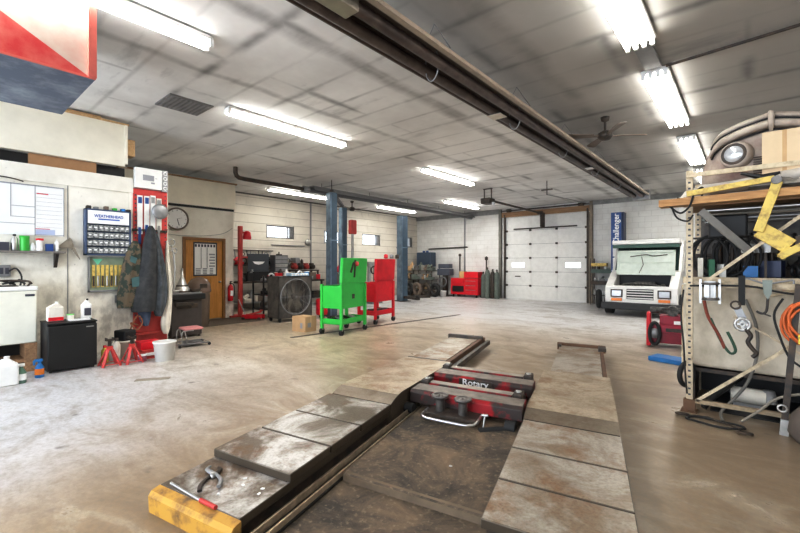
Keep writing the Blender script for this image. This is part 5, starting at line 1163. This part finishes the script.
MB().cyl((-.14, 0, .14), (.14, 0, .14), .08).build('motor', RAG, pb); MB().lathe([(.07, 0), (.05, .12), (0, .13)], (.16, 0, .1)).box(-.12, .12, -.08, .08, .0, .07).build('base', GREY, pb)
# floor cables and hose loops
lp = [(-.28+.22*math.cos(2*PI*i/22)+.04, 4.86+.09*math.sin(2*PI*i/22)+.015*math.sin(i), .015) for i in range(22)]
tag(MB().tube(lp, .010, 8, True).build('cable_coil', RUB), 'black cable coil lying on the floor in front of the rack', 'cable')
tag(MB().torus((-.50, 4.93, .02), (0, .2, 1), .05, .012, 16, 6).torus((-.02, 4.72, .02), (0, .2, 1), .05, .012, 16, 6).tube([(-.5, 4.9, .02), (-.3, 4.98, .02), (-.05, 4.8, .02)], .009).build('hose_fittings', DARK), 'dark hose ends on the floor beside the cable coil', 'hose')
tag(MB().tube([(-.02, 5.44, 1.15), (.06, 5.42, .9), (.07, 5.40, .62), (.0, 5.3, .35), (-.12, 5.2, .16), (-.2, 5.1, .06), (-.18, 4.95, .02)], .014).build('hose', mat('grey_hose', (.2, .19, .17), .6)), 'grey hose drooping down the tank to the floor', 'hose')
tag(MB().tube([(.75, 5.0, .35), (.45, 5.02, .38), (.22, 5.05, .3), (.08, 5.05, .15), (-.05, 5.0, .03)], .012).build('hose', mat('dusty_hose', (.3, .27, .22), .6)), 'dusty hose curving from the right edge down to the floor', 'hose')
tag(MB().tube([(-.50, 5.05, 1.25), (-.52, 5.04, 1.0), (-.50, 5.05, .7), (-.49, 5.06, .45), (-.47, 5.04, .2)], .008).build('cord', RUB), 'thin black cord running down the rack post', 'cord')
tag(MB().torus((0, 0, 0), (1, -.5, 0), .12, .025, 24, 8).build('cord_reel', RUB, loc=(-.50, 5.35, .33)), 'black cord ring hanging low behind the rack post', 'cord')
# hanging tools in front of tank
def hang(name, lab, mb, m, cat, extra=()):
    r = thing(name, lab, cat); mb.build('body', m, r)
    for nm, b_, mm in extra: b_.build(nm, mm, r)
    return r
hang('trouble_light', 'clamp lamp hanging by the post with a red and green strap', MB().box(-.33, -.24, 5.03, 5.11, 1.15, 1.34).box(-.37, -.35, 5.04, 5.10, 1.12, 1.36).box(-.22, -.2, 5.04, 5.10, 1.12, 1.36), STEEL, 'lamp',
     (('cage', MB().torus((-.28, 5.0, 1.17), (0, 0, 1), .06, .012).torus((-.28, 5.0, 1.32), (0, 0, 1), .06, .012).bar((-.28, 4.94, 1.17), (-.28, 4.94, 1.32), .012, .012), DSTEEL),
      ('strap', MB().tube([(-.33, 5.03, 1.15), (-.30, 5.02, 1.0), (-.22, 5.02, .83), (-.17, 5.02, .70)], .014), mat('rust_red_strap', (.25, .06, .035), .8)),
      ('jaw', MB().tube([(-.28, 5.02, .98), (-.20, 5.02, .77), (-.13, 5.02, .66), (-.09, 5.02, .70), (-.15, 5.02, .86)], .012), mat('dark_green_grip', (.03, .09, .05), .5))))
hang('ratchet_puller', 'black and steel ratchet puller with a toothed wheel hanging at centre', MB().box(-.07, -.02, 5.04, 5.08, 1.12, 1.40), RUB, 'puller',
     (('ratchet_wheel', MB().torus((-.04, 5.04, .94), (0, 1, 0), .055, .016, 20, 6).torus((-.04, 5.04, .94), (0, 1, 0), .02, .012, 12, 6).bar((-.09, 5.04, .94), (.01, 5.04, .94), .015, .015).bar((-.04, 5.04, .89), (-.04, 5.04, .99), .015, .015), STEEL),
      ('hook', MB().torus((-.09, 5.03, 1.12), (0, 1, 0), .035, .009, 16, 6).tube([(-.02, 5.04, .9), (.02, 5.04, .84), (-.0, 5.04, .78), (.03, 5.04, .72), (.06, 5.04, .68), (.03, 5.04, .64)], .018), DARK),
      ('frame', MB().bar((-.08, 5.05, 1.1), (0.0, 5.05, .9), .03, .06), GREY)))
hang('pulley_hanger', 'grey pulley puller with three hooked arms hanging on the rail', MB().prism([(.10, 1.36), (.17, 1.36), (.165, 1.24), (.14, 1.18), (.11, 1.24)], 'y', 5.04, 5.09), mat('sage_grey', (.25, .28, .25), .5), 'puller',
     (('arms', MB().tube([(.11, 5.05, 1.33), (-.0, 5.05, 1.37), (-.03, 5.05, 1.36), (-.03, 5.05, 1.33)], .008).tube([(.16, 5.05, 1.33), (.28, 5.05, 1.36), (.31, 5.05, 1.36), (.31, 5.05, 1.33)], .008), GREY),
      ('hook', MB().tube([(.14, 5.06, 1.2), (.13, 5.06, 1.08), (.10, 5.06, 1.05), (.06, 5.06, 1.07)], .010).bar((.06, 5.06, 1.07), (.16, 5.06, 1.03), .02, .012), DARK)))
oc = MB()
rnd = random.Random(9)
for i in range(9):
    cx, cz = .40+rnd.uniform(-.02, .02), 1.0+rnd.uniform(-.02, .02); R = .17+rnd.uniform(-.03, .03); a0 = rnd.uniform(-.2, .2)
    oc.tube([(cx+R*.8*math.cos(2*PI*k_/24+a0), 5.02-.012*i+.01*math.sin(3*k_), cz+R*math.sin(2*PI*k_/24)) for k_ in range(24)], .011, 8, True)
tag(oc.build('extension_cord', ORANGE), 'orange extension cord coiled and hung at the right of the tank', 'cord')
tag(MB().box(.33, .41, 4.90, 4.93, .82, .90).build('yellow_tag', mat('yellow_tag', (.75, .6, .1), .5)), 'yellow tag hanging under the orange cord', 'tag')
tag(MB().tube([(-.75+.3, 5.07, 1.29), (.0, 5.06, 1.30), (.3, 5.06, 1.24), (.9, 5.06, 1.2)], .009).tube([(.24, 5.02, 1.2), (.18, 5.02, 1.05), (.22, 5.02, .85), (.28, 5.02, .68), (.36, 5.02, .60)], .009).build('cord', RUB), 'black cord strung along the middle rail of the rack', 'cord')
pl_ = thing('hanging_post', 'slim dark steel leg leaning at the right of the rack', 'leg', (0, 0, 0))
MB().bar((.34, 5.0, 1.33), (.24, 4.95, .05), .03, .045).build('bar', DARK, pl_); MB().bar((.25, 4.95, .14), (.24, 4.95, .0), .05, .06).torus((.23, 4.92, .24), (0, 1, 0), .03, .01, 14, 6).build('foot', STEEL, pl_)
tag(MB().lathe([(.0, .0), (.26, .0), (.30, .06), (.28, .2), (.18, .34), (.06, .40), (0, .40)]).build('dusty_sack', mat('dusty_brown_sack', (.16, .13, .11), .8, dirt=.3), loc=(.56, 4.9, 0)), 'dusty dark rounded cover on the floor at the right edge', 'cover')
# clutter above the tank: bench against which hang belts and pipes
rnd = random.Random(4)
for i in range(11):
    x = -.30+i*.055; hh = .42+rnd.uniform(-.06, .05)
    tag(MB().tube([(0, 0, 0), (.0, .0, hh*.9), (.02, 0, hh)], .018+.006*(i % 3), 8).build('dark_pipe', [BLACK, DARK, RUB, DARK][i % 4], loc=(x, 5.9+.03*(i % 2), 1.36)), 'dark upright pipe in the row standing on the tank', 'pipe', 'dark pipes on the tank')
tag(MB().bar((-.5, 5.70, 1.80), (.15, 5.72, 1.80), .02, .02).bar((-.49, 5.7, 1.36), (-.49, 5.7, 1.8), .02, .02).bar((.14, 5.72, 1.36), (.14, 5.72, 1.8), .02, .02).build('belt_rail', DARK), 'thin dark rail on the tank from which black belts hang', 'rail')
for i in range(6):
    tag(MB().torus((0, 0, 0), (.2, 1, .1), .17+.02*(i % 2), .014, 24, 6, 1, 1.2).build('belt', RUB, loc=(-.33+i*.05, 5.62+.02*i, 1.60)), 'black looped belt hanging above the left of the tank', 'belt', 'belts above the tank')
LABJ = lambda k, m, r: '%s %s %s' % (m, k, ['on the tank top behind the yellow bracket', 'on the ledge behind the yellow bracket'][r])
tag(MB().box(-.5, 2.2, 5.95, 6.2, 1.60, 1.63).box(-.5, -.46, 5.95, 6.2, 1.36, 1.6).box(2.1, 2.2, 5.95, 6.2, 1.36, 1.6).build('ledge', DARK), 'dark ledge standing on the tank behind the rack', 'ledge')
smalljunk(46, (.0, 1.3, 5.78, 6.12, [1.37, 1.63]), LABJ, 'small parts above the tank', [mat('deep_navy', (.015, .03, .10), .4), BLACK, BLACK, STEEL, GREY, mat('teal', (.03, .12, .12), .4), PAPER, DARK, BROWN, DARK], 31)
tag(MB().box(-.06, .06, -.05, .05, 0, .12).build('blue_carton', BLUE, loc=(.02, 5.72, 1.37)), 'bright blue carton above the tank behind the diagonal brace', 'carton')
for i, (x, w, h_, m_, l_) in enumerate(((-.42, .05, .22, RAG, 'white carton at the left end of the tank top'), (-.33, .05, .2, mat('green_box', (.05, .2, .11), .5), 'green carton second from the left on the tank top'), (-.24, .04, .15, WHITE, 'white carton third on the tank top'))):
    tag(MB().box(-w/2, w/2, -.06, .06, 0, h_).build('carton', m_, loc=(x+.02, 5.65, 1.36), rz=.2*i), l_, 'carton')
# pegboard behind
bb = thing('back_board', 'dark board behind the clutter above the tank', 'board', (1.0, 6.35, 0))
MB().box(-1.5, 1.5, 0, .03, 1.3, 2.1).build('panel', mat('murky_board', (.10, .10, .11), .7, dcol=(.22, .21, .19), scale=8), bb); MB().box(-1.5, -1.44, 0, .05, 0, 1.3).box(1.44, 1.5, 0, .05, 0, 1.3).build('leg', DARK, bb)

# ------------------------------------------------------------------ old car front on the rack
CX0, CY0, CZ0 = -.40, 5.30, 2.20
cf = thing('car_front_end', 'dusty taupe vintage car front end with one round headlight on the rack', 'car body part', (CX0, CY0, CZ0))
# right-hand half nose surface: rows from crown to valance; columns from fender side to centre ridge
W = .57
OUT = [(.0, .30), (.012, .42), (.04, .50), (.08, .56), (.12, .64), (.18, .69), (.33, .735), (.47, .765), (.57, .785)]
def ztop(x):
    for (a, za), (b_, zb) in zip(OUT, OUT[1:]):
        if x <= b_: return za+(zb-za)*(x-a)/(b_-a)
    return OUT[-1][1]
def nose_y(x, v):
    s_ = min(1.0, x/W); return .42-.34*(1-(1-s_)**3)+.16*max(0, v-.8)/.2*1.0+.10*max(0, .25-v)/.25
def nose_pt(t, v):
    side = t if t <= 1 else 2-t
    x = W*side**1.25; z = .06+v*(ztop(x)-.06)
    X_ = x if t <= 1 else 2*W-x
    return (X_, nose_y(x, v), z)
nr = 12; nc = 37; vs = [nose_pt(2*i/(nc-1), j/(nr-1)) for j in range(nr) for i in range(nc)]
fs = [(j*nc+i, j*nc+i+1, (j+1)*nc+i+1, (j+1)*nc+i) for j in range(nr-1) for i in range(nc-1)]
o = MB().add(vs, fs, True).build('nose_panel', MAROON, cf); md = o.modifiers.new('s', 'SOLIDIFY'); md.thickness = .02
def ribbon(pts_a, pts_b, out, m, name):
    vs_ = []; nn = len(pts_a)
    for a, b_ in zip(pts_a, pts_b):
        a = Vector(a); b_ = Vector(b_); vs_ += [a, a*.7+b_*.3+Vector((0, -out, 0)), a*.3+b_*.7+Vector((0, -out, 0)), b_]
    o_ = MB().add(vs_, [(4*i+k_, 4*i+k_+1, 4*i+k_+5, 4*i+k_+4) for i in range(nn-1) for k_ in (0, 1, 2)], True).build(name, m, cf)
    md = o_.modifiers.new('s', 'SOLIDIFY'); md.thickness = .02; return o_
def curve_pt(x, dz, dy=-.03):
    xs = x if x <= W else 2*W-x
    return (x, nose_y(xs, .75)+dy, ztop(xs)-dz)
XS = [.10+i*(2*W-.20)/44 for i in range(45)]
ribbon([curve_pt(x, .155-.0*x) for x in XS], [curve_pt(x, .065) for x in XS], .045, PRIMER, 'hood_band')
ribbon([curve_pt(x, .05, .0) for x in XS], [curve_pt(x, -.025, .06) for x in XS], .045, PRIMER, 'hood_crown')
MB().tube([curve_pt(x, .058, -.02) for x in XS], .012, 8, smooth=False).build('upper_groove', BLACK, cf)
MB().tube([curve_pt(x, .165, -.02) for x in XS], .009, 8, smooth=False).build('lower_groove', BLACK, cf)
MB().tube([(W, .05, .60), (W, .0, .66), (W, .02, .74), (W, .10, .79), (W, .3, .80)], [.015, .022, .026, .025, .02], 10).build('centre_ridge', PRIMER, cf)
fsd = [(0.0, .42, .06), (.0, .95, .06), (.02, .95, .42), (.0, .42, .32)]
MB().add(fsd, [(0, 1, 2, 3)]).add([(.0, .42, .32), (.02, .95, .42), (.15, .95, .66), (.12, .42, .60)], [(0, 1, 2, 3)]).add([(.15, .30, .66), (.15, .95, .68), (W, .95, .8), (W, .2, .80)], [(0, 1, 2, 3)]).add([(2*W-.1, .30, .66), (2*W-.1, .95, .68), (W, .95, .8), (W, .2, .80)], [(0, 1, 2, 3)]).build('fender_side', PRIMER, cf)
hl = (.30, .045, .415)
HM = Matrix.Translation(hl) @ Matrix.Rotation(PI/2, 4, 'X') @ Matrix.Rotation(-.3, 4, 'Y')
MB().lathe([(.135, -.14), (.135, -.02), (.12, .03), (.10, .035), (.095, .02)], M=HM, n=28).build('headlight_bezel', PRIMER, cf)
MB().lathe([(.098, .02), (.08, .04), (.045, .055), (0, .06)], M=HM, n=28).build('headlight', LENS, cf)
MB().lathe([(.105, .02), (.105, .04), (.094, .04)], M=HM, n=28).build('headlight_ring', DARK, cf)
k = MB()
for i in range(8): k.box(.44, .60, .035+.0*i, .05, .20+i*.022, .21+i*.022)
k.build('grille_bars', DARK, cf)
MB().tube([(.02, .02, .10), (.2, -.10, .07), (.5, -.16, .09), (.9, -.17, .13), (1.2, -.12, .16)], [.04, .055, .06, .06, .05], 10).build('valance', mat('pale_dusty_valance', (.50, .46, .41), .6), cf)
cb = thing('cardboard_box', 'large tan cardboard box sitting on the rack in front of the car nose', 'box', (.10, 5.14, 2.27), -.05)
MB().box(0, .62, 0, .16, .02, .47).build('body', mat('light_cardboard', (.66, .52, .36), .8, dirt=.1), cb); MB().box(.14, .17, -.002, 0, .05, .47).build('seam', CARD, cb)
rnd = random.Random(12); tv = []
for j in range(9):
    for i in range(17):
        u_ = i/16; v_ = j/8; e_ = math.sin(PI*u_)**.5*math.sin(PI*v_)**.5
        tv.append((.0+.62*u_+rnd.uniform(-.01, .01), 4.93+.16*v_+rnd.uniform(-.008, .008), 2.215+e_*(.07+.05*math.sin(9*u_)+rnd.uniform(-.025, .035))))
tag(MB().add(tv, [(j*17+i, j*17+i+1, (j+1)*17+i+1, (j+1)*17+i) for j in range(8) for i in range(16)]).build('crumpled_tarp', mat('grey_tarp', (.30, .275, .24), .8, dirt=.6)), 'crumpled grey tarp on the rack right of the yellow arm', 'tarp')
tag(MB().lathe([(.0, 0), (.12, .0), (.13, .05), (.09, .11), (.03, .13), (0, .13)]).build('white_sack', RAG, loc=(-.42, 5.28, 2.17)), 'pale crumpled bag at the left end of the rack top', 'bag')
tag(MB().tube([(-.05, 5.02, 2.36), (.1, 5.0, 2.30), (.22, 5.0, 2.33)], [.012, .03, .012], 6).build('black_strap', BLACK), 'black strap lying below the car nose on the rack', 'strap')

# ------------------------------------------------------------------ camera, world, render look
cam = bpy.data.cameras.new('camera'); co = bpy.data.objects.new('camera', cam); COL.objects.link(co); SC.camera = co
TH = math.atan(348/410)
co.location = (0, 0, 1.5); co.rotation_euler = (PI/2, 0, TH)
cam.sensor_width = 36; cam.lens = 410*36/800; cam.shift_y = -1.5/800; cam.clip_start = .05
w = bpy.data.worlds.new('world'); SC.world = w; w.use_nodes = True
bg = w.node_tree.nodes['Background']; bg.inputs[0].default_value = (.86, .93, 1, 1); bg.inputs[1].default_value = 2.2
# area lamp added as daylight through the open bay behind the camera
area((-4.5, YB+.3, 2.0), 8, 3.4, 330, (PI/2, 0, .15), (.72, .83, 1))
SC.view_settings.view_transform = 'Standard'; SC.view_settings.look = 'None'; SC.view_settings.exposure = 0.66
SC.view_settings.use_curve_mapping = True
cmap = SC.view_settings.curve_mapping; cv_ = cmap.curves[3]
cv_.points.new(.16, .115); cv_.points.new(.5, .515); cv_.points.new(.8, .85); cmap.update()
